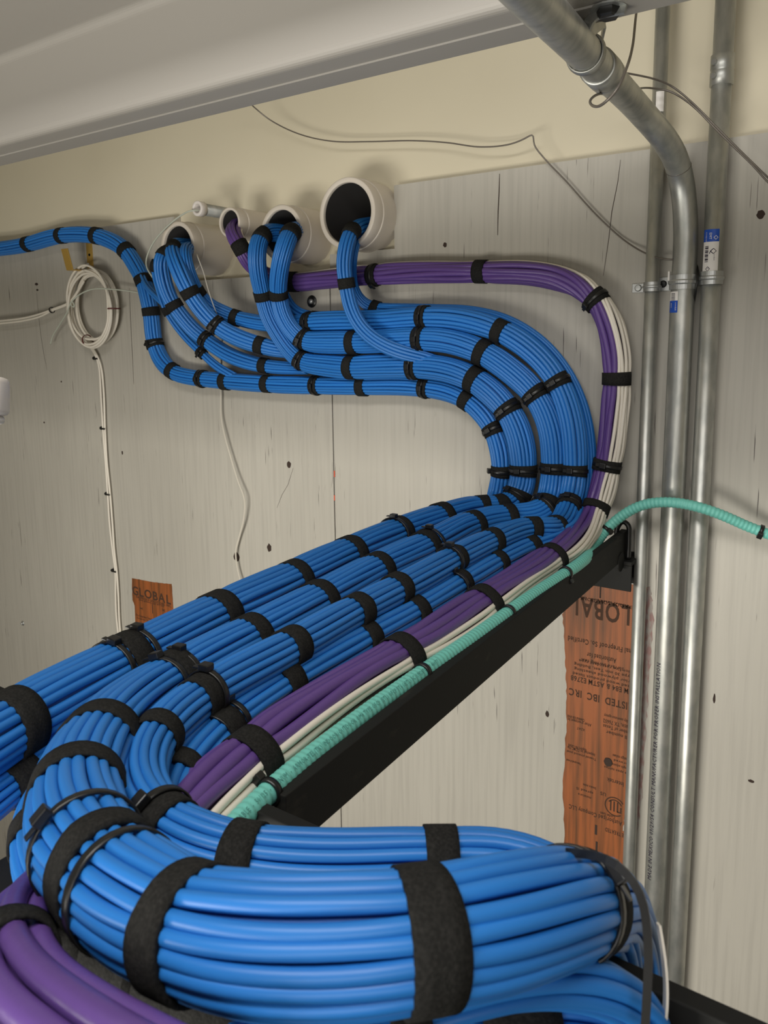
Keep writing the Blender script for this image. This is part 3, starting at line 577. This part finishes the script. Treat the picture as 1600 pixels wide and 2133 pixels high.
# --- feeders from the first sleeve
b = Bundle('blue_cable_bundle', 'blue bundle out of the sleeve nearest the coil, second from its left side', 'cable bundle',
    [inpipe('p1', -.2, .1, .12), inpipe('p1', -.35, -.1, -.05), (337, 530, W, -.11), (339, 575, W, -.10), (354, 622, W, -.09), (382, 663, W, -.075), (408, 692, W, -.062), (430, 708, W, -.055), (475, 738, W, -.046), (527, 757, W, -.036), (575, 765, W, -.028), (640, 768, W, -.022)],
    [.013]*3 + [.0145]*6 + [.014, .012, .010], group='blue feeder bundles from the sleeves')
b.finish([(340, 520), (362, 634), (428, 706), (552, 762)], [(428, 706, FRONT, .0016)])
b = Bundle('blue_cable_bundle', 'frontmost blue bundle curving out of the sleeve nearest the coil', 'cable bundle',
    [inpipe('p1', .0, .2, .12), inpipe('p1', .0, .1, -.05), (358, 516, W, -.115), (370, 556, W, -.12), (394, 608, W, -.11), (419, 645, W, -.095), (450, 677, W, -.08), (492, 702, W, -.066), (541, 719, W, -.052), (585, 729, W, -.04), (650, 734, W, -.024)],
    [.013]*3 + [.0155]*5 + [.015, .013, .010], group='blue feeder bundles from the sleeves')
b.finish([(358, 514), (394, 608), (450, 677), (541, 719)], [(450, 677, FRONT, .0016)])
b = Bundle('blue_cable_bundle', 'thin leftmost blue bundle out of the sleeve nearest the coil', 'cable bundle',
    [inpipe('p1', -.35, -.1, .1), inpipe('p1', -.5, -.25, -.06), (327, 540, W, -.105), (324, 568, W, -.095), (334, 605, W, -.08), (349, 649, W, -.065), (384, 698, W, -.05), (419, 733, W, -.042), (450, 762, W, -.034), (490, 786, W, -.024)],
    .0085, group='blue feeder bundles from the sleeves')
b.finish([(325, 556), (349, 649), (419, 733)], [(419, 733, FRONT, .0012)])
b = Bundle('blue_cable_bundle', 'short blue branch under the strap where two bundles cross beside the coil', 'cable bundle',
    [(292, 566, W, -.035), (304, 594, W, -.044), (322, 614, W, -.052), (345, 636, W, -.055), (372, 664, W, -.05)], .0065, group='blue feeder bundles from the sleeves')
b.finish([])
b = Bundle('blue_cable_bundle', 'single slim blue bundle dropping from the widest sleeve', 'cable bundle',
    [inpipe('p4', .45, .15, .14), inpipe('p4', .3, -.2, .0), (730, 484, W, -.082), (720, 517, W, -.09), (716, 556, W, -.088), (721, 591, W, -.085), (729, 633, W, -.08), (743, 668, W, -.076), (769, 699, W, -.072), (807, 723, W, -.066), (846, 737, W, -.058), (900, 750, W, -.042), (950, 768, W, -.03)],
    [.012]*11 + [.010, .008], group='blue feeder bundles from the sleeves')
b.finish([(730, 484), (721, 591)])
# a strap hanging into the widest sleeve's mouth and one small feeder between the third sleeve and the top row
b = Bundle('blue_cable_bundle', 'small blue bundle slipping behind the third sleeve bundles into the top row', 'cable bundle',
    [(585, 590, W, -.035), (600, 630, W, -.03), (622, 652, W, -.026), (660, 660, W, -.022), (740, 660, W, -.018), (830, 655, W, -.015)], .0085, group='blue feeder bundles from the sleeves')
b.finish([(660, 660)])

# ================================================================== purple and white
def purple_layout(n1=8, nw=9, rp=.265, rw=.135):
    out = []
    for i in range(n1): a = -1.95 + i*3.5/(n1 - 1); out.append((1 - rp, a, rp*rng.uniform(.85, 1.05), 'purple'))
    out += [(.15, 0, rp, 'purple'), (.40, -2.6, rp*.9, 'purple')]
    for i in range(nw): a = 2.02 + i*0.30; out.append((.88, a, rw, 'white_jacket'))
    out += [(.58, 2.5, rw, 'white_jacket')]
    return out
# u = T x V with V toward the camera: on the wall going right, u points up; white cables ride on that outer side
b = Bundle('purple_cable_bundle', 'purple and white cable bundle sweeping along the wall and down onto the runway', 'cable bundle',
    [inpipe('p2', -.1, .1, .12), inpipe('p2', -.05, -.1, -.05), (486, 490, W, -.085), (500, 512, W, -.085), (512, 537, W, -.075), (534, 562, W, -.055), (566, 580, W, -.036), (611, 588, W, -.028), (650, 584, W, -.025), (783, 573, W, -.024), (885, 566, W, -.024), (1004, 566, W, -.024), (1095, 568, W, -.024), (1165, 581, W, -.024), (1217, 603, W, -.024), (1246, 628, W, -.024),
     (1270, 672, W, -.024), (1283, 730, W, -.024), (1286, 791, W, -.024), (1281, 852, W, -.024), (1274, 922, W, -.026), (1266, 966, W, -.028), (1252, 1027, W, -.036), (1238, 1070, W, -.052), (1222, 1100, W, -.085), (1190, 1135, 'Z', -.257), (1150, 1162, 'Z', -.260), (1075, 1215, 'Z', -.261), (1010, 1258, 'Z', -.261), (920, 1315, 'Z', -.261), (835, 1368, 'Z', -.261), (690, 1462, 'Z', -.261), (530, 1575, 'Z', -.261), (410, 1680, 'Z', -.262), (340, 1770, 'Z', -.262), (330, 1850, 'Z', -.263)],
    [.0135]*6 + [.016, .0165] + [.0165]*8 + [.0180]*8 + [.0185]*4 + [.0195]*8, rc=.005, k=10, layout=purple_layout(), flat=[1]*23 + [.95, .85] + [.72]*11, core=False, wob=3.5, rot=[.9]*5 + [.65]*8 + [.8, .3, -.2] + [-.5]*8 + [-.3, 0] + [.2]*10)
b.finish([(500, 513, .018), (609, 588, .02), (783, 573), (1004, 566, .018), (1245, 625), (1286, 791, .017), (1266, 966), (1243, 1062, .016), (1150, 1162), (1010, 1258, .017), (838, 1367, .018), (520, 1582, .018)],
         [(783, 573, (0, -.6, -1), .0016), (1245, 625, (-.6, -.8, -.3), .0016), (1266, 966, FRONT, .0016)])
PB = b
# near purple bundle at the lower left corner
lay = [(.67, a, .33, 'purple') for a in (0.2, 1.22, 2.3, 3.35, 4.4, 5.4)] + [(.02, 0, .34, 'purple')]
b = Bundle('purple_cable_bundle', 'thick purple cable bundle in the lower left corner nearest the camera', 'cable bundle',
    [(330, 1720, 'D', .44), (190, 1800, 'D', .40), (66, 1884, 'D', .345), (24, 1968, 'D', .295), (55, 2062, 'D', .262), (140, 2142, 'D', .238), (280, 2238, 'D', .215), (430, 2320, 'D', .205)],
    .0155, rc=.006, k=14, layout=lay, core=False, ds=.005, v0=(0, 0, 1), wob=2.0)
b.finish([(22, 2000, .012)])

# ================================================================== aqua armoured fibre cable
aq = thing('armored_fiber_cable', 'aqua corrugated armoured fibre cable lying beside the black rail', 'cable')
AP = [(.75, -.03, -.36), (.30, -.03, -.33), (1720, 1165, W, -.03), (1600, 1112, W, -.03), (1560, 1098, W, -.034), (1510, 1075, W, -.045), (1455, 1056, W, -.055), (1400, 1046, W, -.058), (1340, 1051, W, -.055), (1290, 1078, W, -.055), (1257, 1110, W, -.065), (1238, 1140, W, -.095), (1215, 1168, 'Z', -.264), (1170, 1200, 'Z', -.2655), (1110, 1240, 'Z', -.266), (1050, 1283, 'Z', -.266), (970, 1340, 'Z', -.266), (880, 1402, 'Z', -.266), (790, 1466, 'Z', -.266), (700, 1534, 'Z', -.266), (575, 1636, 'Z', -.266), (490, 1718, 'Z', -.267), (420, 1800, 'Z', -.270), (390, 1860, 'Z', -.28)]
P, _ = curve([pt(p) for p in AP], .00085, .010)
S = np.concatenate([[0], np.cumsum(np.linalg.norm(np.diff(P, axis=0), axis=1))])
AR = .0066; rr = AR + .00030*np.sin(2*math.pi*S/.0052)
V, Fc = tube_mesh(P, rr, 14); link('jacket', V, Fc, 'aqua', aq)
px_, py_, _ = project(P); st = S[-1] - S[int(np.argmin((px_ - 452)**2 + (py_ - 1758)**2))]
mb = MB(); Pd = P[::8]
text_on_tube(mb, 'FIBER OPTIC OPTICAL CABLE  -  50/125  -  PLENUM  -  ARMOR-TEL(TK)  INDOOR/OUTDOOR OM4 TYPE OFCP (ETL) OFCP FT6 (cETL) 3C (UM28709-07 40077', Pd, AR + .0003, st - .03, .0046, (.45, -.45, .55), True, 0.82)
mb.build('jacket_print', 'print', aq)
def aq_tie(x, y, d, anchor=0.0):
    i = int(np.argmin((px_ - x)**2 + (py_ - y)**2)); t = P[min(i+4, len(P)-1)] - P[i-4]; t /= np.linalg.norm(t)
    mb = MB().lathe([(AR + .0004, -.0022), (AR + .0018, -.0022), (AR + .0018, .0022), (AR + .0004, .0022)], 24, P[i], t, closed=True); o = mb.build('zip_tie', 'tie', aq, True)
    d = np.array(d, float); d -= t*(d @ t); d /= np.linalg.norm(d); w = np.cross(t, d); c = P[i] + d*(AR + .003)
    m = Matrix(((w[0], t[0], d[0], c[0]), (w[1], t[1], d[1], c[1]), (w[2], t[2], d[2], c[2]), (0, 0, 0, 1)))
    MB().box((-.004, -.003, -.002), (.004, .003, .003), .0007, m).box((-.001, -.0018, -.002 - anchor), (.001, .0018, -.001), 0, m).build('tie_head', 'tie', o)
for x, y, d in ((1585, 1107, (0, -1, -.3)), (1262, 1103, (.7, -.3, .3)), (1178, 1195, (.5, 0, -.8)), (1058, 1277, (.4, 0, -.9)), (880, 1402, (.3, 0, -1)), (562, 1648, (-.8, 0, .6))): aq_tie(x, y, d)
#CONDUITS
# ================================================================== steel conduits on the wall
def straight(px, py, R, Y): p = PY(px, py, Y); return p[0], Y, R
cl = straight(1346, 900, .0088, -.0125); cm = straight(1409, 900, .0147, -.0185); cr = straight(1466, 900, .0117, -.0155)
def patch_on_conduit(name, x, y, R, z0, z1, a0, a1, m, parent, n=12, lift=.0003):
    V = []; nz = 2
    for z in (z0, z1):
        for i in range(n + 1): a = a0 + (a1 - a0)*i/n; V.append((x + (R + lift)*math.sin(a), y - (R + lift)*math.cos(a), z))
    return link(name, V, [(i, i + 1, i + n + 2, i + n + 1) for i in range(n)], m, parent)
def glyphs_on_conduit(mb, s, x, y, R, z, a_mid, size, down=False, lift=.0005, stretch=1.0):
    """text that runs up (or down) a vertical conduit"""
    u = 0.0
    for c in s:
        Vg, Fg, adv = glyph(c); out = []
        for v in Vg:
            along = u + v[0]*size*stretch; acr = (v[1] - .35)*size
            if down: zz = z - along; a = a_mid + acr/R
            else: zz = z + along; a = a_mid - acr/R
            out.append((x + (R + lift)*math.sin(a), y - (R + lift)*math.cos(a), zz))
        mb.add(out, Fg); u += adv*size*stretch
    return u
ZT, ZB = zr(.62), 0.06
o1 = thing('steel_conduit', 'thinnest galvanised conduit, leftmost of the three vertical ones', 'conduit', 'vertical steel conduits')
MB().lathe([(cl[2] - .001, 0), (cl[2], 0), (cl[2], ZT - ZB), (cl[2] - .001, ZT - ZB)], 24, (cl[0], cl[1], ZB), (0, 0, 1)).build('tube', 'galv', o1, True)
zz = PY(1375, 215, cl[1])[2]; patch_on_conduit('sticker', cl[0], cl[1], cl[2], zz - .012, zz + .012, -.2, .9, 'stick_white', o1)
o3 = thing('steel_conduit', 'galvanised conduit farthest right with a long blue and white sticker', 'conduit', 'vertical steel conduits')
MB().lathe([(cr[2] - .001, 0), (cr[2], 0), (cr[2], ZT - ZB), (cr[2] - .001, ZT - ZB)], 28, (cr[0], cr[1], ZB), (0, 0, 1)).build('tube', 'galv', o3, True)
zc0, zc1 = PY(1502, 180, cr[1])[2], PY(1502, 116, cr[1])[2]; zm = (zc0 + zc1)/2
cp = MB().lathe([(cr[2], 0), (cr[2] + .0018, .0005), (cr[2] + .0018, (zm - zc0) - .0015), (cr[2] + .001, zm - zc0), (cr[2] + .0018, zm - zc0 + .0015), (cr[2] + .0018, zc1 - zc0), (cr[2], zc1 - zc0 + .0005)], 28, (cr[0], cr[1], zc0), (0, 0, 1)).build('coupling', 'galv', o3, True)
for k_ in (.28, .72): MB().lathe([(0, .004), (.003, .004), (.0036, .003), (.0036, 0)], 12, (cr[0] - .006, cr[1] - .0112, zc0 + (zc1 - zc0)*k_), (-.4, -.9, 0)).build('set_screw', 'zinc', cp)
s0, s1, s2 = PY(1487, 566, cr[1] - .011)[2], PY(1487, 503, cr[1] - .011)[2], PY(1487, 477, cr[1] - .011)[2]
st1 = patch_on_conduit('sticker', cr[0], cr[1], cr[2], s0, s1, -.95, .75, 'stick_white', o3); sb = patch_on_conduit('sticker', cr[0], cr[1], cr[2], s1, s2, -.95, .75, 'stick_blue', o3)
mb = MB(); glyphs_on_conduit(mb, 'EMT', cr[0], cr[1], cr[2], s2 - .004, -.1, .0042, True); glyphs_on_conduit(mb, 'CONDUIT', cr[0], cr[1], cr[2], s2 - .003, -.55, .0026, True); glyphs_on_conduit(mb, 'O', cr[0], cr[1], cr[2], s2 - .007, .42, .0075, True); mb.build('sticker_print', 'stick_white', sb)
mb = MB(); hh = s1 - s0
glyphs_on_conduit(mb, 'Q', cr[0], cr[1], cr[2], s1 - hh*.20, .25, .010, True)
for i in range(13):
    z_ = s1 - hh*(.14 + .042*i); w_ = (.0008, .0014, .0005)[i % 3]; V = []
    for a in (-.62, -.42, -.25): V += [(cr[0] + (cr[2] + .0006)*math.sin(a), cr[1] - (cr[2] + .0006)*math.cos(a), z_), (cr[0] + (cr[2] + .0006)*math.sin(a), cr[1] - (cr[2] + .0006)*math.cos(a), z_ - w_)]
    mb.add(V, [(0, 1, 3, 2), (2, 3, 5, 4)])
glyphs_on_conduit(mb, 'conduit', cr[0], cr[1], cr[2], s1 - hh*.40, .35, .0025, True); glyphs_on_conduit(mb, 'O', cr[0], cr[1], cr[2], s1 - hh*.80, -.25, .0085, True); glyphs_on_conduit(mb, '%', cr[0], cr[1], cr[2], s1 - hh*.83, -.25, .0045, True)
mb.build('sticker_print', 'print_dark', st1)
o2 = thing('steel_conduit', 'thick galvanised conduit that bends away overhead toward the camera', 'conduit', 'vertical steel conduits')
CP = [(1018, -105, 'D', .42), (1100, -14, 'D', .500), (1220, 112, 'D', .655), (1340, 238, 'D', .875)]
zv = PY(1428, 470, cm[1])[2] - Z0
c0_, c1_ = pt(CP[0]), pt(CP[1]); bend = [c0_ + (c0_ - c1_)/np.linalg.norm(c0_ - c1_)*1.4] + [pt(p) for p in CP] + [PY(1392, 300, -.075), PY(1418, 365, -.032), np.array((cm[0], cm[1], zv + Z0)), np.array((cm[0], cm[1], zv + Z0 - .1)), np.array((cm[0], cm[1], 1.6)), np.array((cm[0], cm[1], ZB))]
MP, _ = curve(bend, .008, .012); V, Fc = tube_mesh(MP, cm[2], 28); link('tube', V, Fc, 'galv', o2)
mx, my, _ = project(MP)
def on_m(x, y): i = int(np.argmin((mx - x)**2 + (my - y)**2)); t = MP[i+1] - MP[i-1]; return MP[i], t/np.linalg.norm(t)
p_, t_ = on_m(1262, 152); R2 = cm[2]
cpl = MB().lathe([(R2, -.034), (R2 + .0022, -.034), (R2 + .0026, -.002), (R2 + .0012, 0), (R2 + .0026, .002), (R2 + .0022, .016), (R2, .017)], 32, p_, t_).build('coupling', 'galv', o2, True)
for k_ in (-.010, .007):
    side = np.cross(t_, up); side /= np.linalg.norm(side); dr = -0.75*side*np.sign(side @ rt) - fw*.6; dr -= t_*(dr @ t_); dr /= np.linalg.norm(dr)
    MB().lathe([(0, .0075), (.0025, .0075), (.003, .006), (.003, .0045), (.0048, .0045), (.0048, 0)], 14, p_ + t_*k_ + dr*(R2 + .0018), dr).build('set_screw', 'zinc', cpl)
p_, t_ = on_m(1425, 352); MB().lathe([(R2, -.0006), (R2 + .0005, 0), (R2, .0006)], 32, p_, t_).build('seam_line', 'wire', o2, True)
mb = MB(); zb = PY(1372, 1840, cm[1] - .014)[2]; ztp = PY(1392, 1385, cm[1] - .014)[2]; tx = 'MADE IN MEXICO 09/29/54 CONSULT MANUFACTURER FOR PROPER INSTALLATION'
glyphs_on_conduit(mb, tx, cm[0], cm[1], R2, zb, -.42, .0085, False, stretch=(ztp - zb)/text_width(tx, .0085)); mb.build('conduit_print', 'print_dark', o2)
q0, q1, q2 = PY(1410, 651, cm[1] - .014)[2], PY(1410, 626, cm[1] - .014)[2], PY(1410, 607, cm[1] - .014)[2]
sb = patch_on_conduit('sticker', cm[0], cm[1], R2, q0, q1, -1.15, -.15, 'stick_blue', o2); sw = patch_on_conduit('sticker', cm[0], cm[1], R2, q1, q2, -1.15, -.15, 'stick_white', o2)
mb = MB(); glyphs_on_conduit(mb, 'conduit', cm[0], cm[1], R2, q1 - .002, -.3, .0032, True); glyphs_on_conduit(mb, 'EMT', cm[0], cm[1], R2, q1 - .003, -.8, .003, True); mb.build('sticker_print', 'stick_white', sb)
mb = MB()
for i in range(6):
    z_ = q2 - .002 - i*.0016; V = []
    for a in (-.8, -.6, -.4): V += [(cm[0] + (R2 + .0006)*math.sin(a), cm[1] - (R2 + .0006)*math.cos(a), z_), (cm[0] + (R2 + .0006)*math.sin(a), cm[1] - (R2 + .0006)*math.cos(a), z_ - .0007)]
    mb.add(V, [(0, 1, 3, 2), (2, 3, 5, 4)])
mb.build('sticker_print', 'print_dark', sw)
p_, t_ = on_m(1413, 578)
MB().box((cm[0] - .017, cm[1] - .010, PY(1413, 585, cm[1])[2]), (cm[0] - .0145, cm[1] - .002, PY(1413, 565, cm[1])[2]), .0008).build('label_tab', 'stick_white', o2)
# one-hole straps
def cstrap(c, py, label, w=.015, tab=.022, screw='zinc'):
    root = thing('conduit_strap', label, 'strap', 'one-hole conduit straps'); z = PY(1400, py, 0)[2]; x, y, R = c; T_ = .0016
    n = 22; V = []; a0, a1 = -math.pi*.5, math.pi*.62
    prof = [(-w/2, 0), (-w/2, T_), (-w/6, T_), (-w/12, T_ + .0014), (w/12, T_ + .0014), (w/6, T_), (w/2, T_), (w/2, 0)]; q = len(prof)
    for i in range(n + 1):
        a = a0 + (a1 - a0)*i/n
        for dz, dr in prof: V.append((x + (R + .0003 + dr)*math.sin(a), y - (R + .0003 + dr)*math.cos(a), z + dz))
    Fc = [(i*q + b, i*q + (b+1) % q, (i+1)*q + (b+1) % q, (i+1)*q + b) for i in range(n) for b in range(q)]
    link('saddle', V, Fc, 'zinc', root, smooth=False)
    MB().box((x - R - .0003 - T_, -.004, z - w/2), (x - R, y, z + w/2)).build('leg', 'zinc', root)
    MB().box((x - R - tab, -.0022, z - w/2), (x - R, -.0002, z + w/2), .0008).build('tab', 'zinc', root)
    MB().lathe([(0, .0016), (.0035, .0014), (.0048, 0)], 16, (x - R - tab*.58, -.0022, z), (0, -1, 0)).build('screw_head', screw, root)
cstrap(cl, 597, 'small zinc strap holding the thinnest conduit', .012, .020); cstrap(cm, 591, 'zinc strap with a black screw around the thick conduit', .018, .024, 'tie'); cstrap(cr, 585, 'embossed zinc strap around the stickered conduit', .016, .016)
# hanger strap that ties the thick conduit to the purlin
hs = thing('conduit_hanger', 'bent grey hanger strap from the purlin bolt around the big overhead conduit', 'hanger')
p_, t_ = on_m(1222, 113)
MB().lathe([(R2 + .0004, -.007), (R2 + .0016, -.007), (R2 + .0016, -.002), (R2 + .0026, 0), (R2 + .0016, .002), (R2 + .0016, .007), (R2 + .0004, .007)], 36, p_, t_, closed=True).build('ring', 'galv', hs, True)
a_ = p_ + (rt*.75 + up*.35)*(R2 + .001)
strip('arm', [tuple(a_ - np.array((0, 0, Z0))), tuple(a_ + np.array((.004, .0, .02 - Z0))), tuple(bc + np.array((-.018, .0, -.012 - Z0))), tuple(bc + np.array((-.012, 0, -.0025 - Z0))), tuple(bc + np.array((.014, 0, -.0025 - Z0)))], .013, .002, 'galv', hs, (0, 0, -1))

# ================================================================== thin wires
def wire(label, pts, r=.0013, m='wire', cat='wire', name='pull_wire', k=8, ds=.004, sm=.004):
    P, _ = curve([pt(p) for p in pts], ds, sm); V, Fc = tube_mesh(P, r, k); return tag(link(name, V, Fc, m), label, cat)
wire('thin grey wire sagging across the cream wall to the thick conduit', [(480, 175, W, -.10), (527, 221, W, -.04), (560, 248, W, -.02), (620, 278, W, -.012), (690, 294, W, -.01), (770, 295, W, -.008), (860, 293, W, -.008), (930, 297, W, -.008), (1000, 306, W, -.01), (1060, 301, W, -.012), (1095, 288, W, -.014), (1111, 279, W, -.015), (1112, 300, W, -.012), (1135, 331, W, -.008), (1180, 378, W, -.006), (1240, 445, W, -.006), (1300, 500, W, -.006), (1350, 530, W, -.015), (1385, 540, W, -.025), (1404, 541, W, -.025)], .0011)
wire('grey wire hanging from the purlin and looping around the overhead conduit', [(1328, 10, 'D', .72), (1324, 40, 'D', .70), (1318, 95, 'D', .66), (1304, 145, 'D', .62), (1283, 190, 'D', .61), (1255, 218, 'D', .62), (1236, 221, 'D', .64), (1229, 212, 'D', .66), (1240, 199, 'D', .70), (1264, 193, 'D', .76), (1320, 186, 'D', .85), (1360, 184, W, -.06), (1395, 190, W, -.05), (1440, 218, W, -.05), (1500, 278, W, -.05), (1560, 336, W, -.05), (1640, 412, W, -.05), (.12, -.05, .02), (.5, -.05, -.25)], .0012)
wire('second grey wire crossing the right conduits to the right edge', [(1290, 150, W, -.10), (1320, 155, W, -.085), (1368, 166, W, -.06), (1400, 180, W, -.045), (1440, 212, W, -.042), (1490, 262, W, -.042), (1540, 312, W, -.042), (1600, 370, W, -.042), (1650, 415, W, -.042), (.12, -.042, .0), (.5, -.042, -.28)], .0012)
wire('short black wire tail beside the strap on the thick conduit', [(1449, 548, W, -.012), (1454, 560, W, -.014), (1452, 590, W, -.03), (1444, 640, W, -.012), (1437, 675, W, -.006)], .0013, 'tie')
wire('green and white twisted string dangling from the small conduit stub', [inpipe('stub', 0, -.2, .0), (404, 438, W, -.09), (380, 447, W, -.09), (345, 475, W, -.09), (318, 508, W, -.085), (305, 540, W, -.08), (308, 562, W, -.06), (318, 578, W, -.05)], .0015, 'string', 'string', 'pull_string')
wire('green and white twisted string knotted around the hanging cable coil', [(300, 612, W, -.03), (285, 609, W, -.03), (240, 603, W, -.035), (195, 602, W, -.045), (170, 611, W, -.05), (155, 622, W, -.055), (146, 634, W, -.055), (156, 640, W, -.055), (150, 627, W, -.055), (140, 650, W, -.05), (122, 680, W, -.03), (110, 700, W, -.02), (105, 717, W, -.015)], .0015, 'string', 'string', 'pull_string')
pt_ = strip('pull_tape', [inpipe('p1', .75, -.55, -.06), (411, 533, W, -.098), (423, 565, W, -.100), (434, 605, W, -.098), (446, 640, W, -.085), (455, 662, W, -.06), (457, 690, W, -.02), (458, 720, W, -.006), (459, 790, W, -.006), (460, 820, W, -.007), (461, 870, W, -.008), (470, 915, W, -.010), (480, 950, W, -.010), (495, 1000, W, -.012), (509, 1040, W, -.014), (508, 1080, W, -.012), (498, 1120, W, -.008), (491, 1150, W, -.008), (494, 1180, W, -.008), (502, 1215, W, -.010), (510, 1250, W, -.012)], .0042, .0009, 'tape', None, (0, -1, 0))
tag(pt_, 'flat white pull tape hanging from the first sleeve down the plywood', 'pull tape')

# ================================================================== white coil on its hook
hk = thing('brass_hook', 'brass colored bent hook bracket holding the white cable coil', 'hook')
c0 = PY(188, 535, 0)
MB().box((c0[0] - .010, -.0018, c0[2] - .030), (c0[0] + .010, -.0002, c0[2] + .030), .0005).build('back_plate', 'brass', hk)
MB().box((c0[0] - .010, -.052, c0[2] - .0315), (c0[0] + .010, -.0002, c0[2] - .0298), .0005).build('shelf', 'brass', hk)
MB().box((-.011, -.0012, 0), (.011, .0012, .044), .0005, Matrix.Translation((c0[0], -.051, c0[2] - .031)) @ Matrix.Rotation(.22, 4, 'X')).build('front_tab', 'brass', hk)
MB().lathe([(0, .001), (.0025, .001), (.003, 0)], 12, (c0[0], -.0018, c0[2] + .004), (0, -1, 0)).build('screw_head', 'dark', hk)
coil = thing('cable_coil', 'coil of white cable hanging from the brass hook', 'cable')
cc = PY(190, 640, -.026); pts = []
turns = 9
for i in range(turns*16 + 1):
    a = math.pi/2 + 2*math.pi*i/16; tnum = i/16
    R_ = .0700 + .0065*math.sin(tnum*2.3 + 1) + (.0015*rng.randn() if i % 4 == 0 else 0); R_ += .004*math.sin(a + tnum)
    pts.append((cc[0] + R_*math.cos(a)*1.0, -.026 + .011*math.sin(tnum*1.9) , cc[2] + R_*math.sin(a)*1.08))
P, _ = curve(pts, .006, .006); V, Fc = tube_mesh(P, .0026, 8); link('loops', V, Fc, 'white_jacket', coil)
for x, y, d in ((237, 643, (1, 0, 0)), (183, 710, (.3, 0, 1))):
    p_ = PY(x, y, -.026); MB().lathe([(.0125, -.0014), (.0138, -.0014), (.0138, .0014), (.0125, .0014)], 20, p_, (0, 0, 1) if d[0] == 1 else (1, 0, .25), closed=True).build('wrap', 'redmark', coil).data.materials[0] = mat('dark_red_twist', (.09, .012, .012), .6) if 'dark_red_twist' not in bpy.data.materials else bpy.data.materials['dark_red_twist']
dn = thing('white_cable_pair', 'pair of white cables dropping from the coil down the plywood', 'cable')
for k_, dx in ((0, -2.2), (1, 2.2)):
    q = [(176, 700), (186, 716), (199, 736), (207, 762), (213, 815), (218, 890), (221, 960), (226, 1030), (232, 1090), (238, 1150), (241, 1190), (243, 1240), (247, 1290), (253, 1350)]
    tube('cable', [PY(x + dx*(1 + .7*math.sin(i*1.7 + k_*2)), y, -.006 - .002*(i < 3)) for i, (x, y) in enumerate(q)], .0023, 'white_jacket', dn)
for x, y in ((203, 747), (218, 893), (228, 1030), (241, 1190)):
    p_ = PY(x, y, -.006); cpn = MB().box((p_[0] - .0085, -.0105, p_[2] - .0016), (p_[0] + .0055, -.0095, p_[2] + .0016), .0003).build('clip', 'tie', dn)
    MB().lathe([(0, .006), (.003, .006), (.004, .004), (.004, 0)], 12, (p_[0] - .010, -.004, p_[2] + .001), (0, -1, 0)).build('clip_head', 'tie', cpn)
lf = thing('white_cable_pair', 'pair of white cables entering from the left edge to the coil', 'cable')
for dy in (-2.5, 3): tube('cable', [PY(x, y + dy*(1 - .6*(x > 90)), -.03) for x, y in ((-60, 676), (0, 671), (50, 665), (85, 656), (110, 645), (132, 637), (146, 630), (160, 610), (175, 585))], .0022, 'white_jacket', lf)
p_ = PY(108, 646, -.03); MB().lathe([(.0056, -.0014), (.0070, -.0014), (.0070, .0014), (.0056, .0014)], 18, p_, (1, 0, .35), closed=True).build('zip_tie', 'tie', lf)

# ================================================================== fixings on the plywood
def fixing(name, label, px, py, r, wr):
    c = PY(px, py, 0); root = thing(name, label, 'screw')
    if wr: MB().lathe([(.002, .0002), (wr*.99, .0002), (wr, .0009), (wr*.95, .0016), (.002, .0024)], 28, c, (0, -1, 0)).build('washer', 'zinc' if r < .004 else 'tie', root, True)
    MB().lathe([(0, .006), (r*.5, .0058), (r, .004), (r, .001)], 18, c, (0, -1, 0)).build('screw_head', 'zinc', root, True)
fixing('washer_screw', 'screw with a dark round washer under the purple bundle', 650, 628, .0045, .0105)
fixing('washer_screw', 'small washer screw low on the plywood near the left edge', 48, 1298, .0028, .0062)
wb = thing('plastic_fitting', 'pale plastic fitting cut off at the left edge', 'fitting')
p_ = PD(-26, 826, .62); m = Matrix.Translation(Vector(p_)) @ Matrix(((rt[0], fw[0], up[0], 0), (rt[1], fw[1], up[1], 0), (rt[2], fw[2], up[2], 0), (0, 0, 0, 1)))
MB().box((-.016, -.012, -.016), (.0145, .012, .016), .005, m).build('housing', 'white_plastic', wb, True)
MB().box((-.010, -.008, -.0225), (.0115, .008, -.0155), .003, m).build('button', 'stick_white', wb, True)
MB().box((-.45, -.005, -.005), (-.015, .005, .005), .001, m).build('stem', 'white_plastic', wb, True)
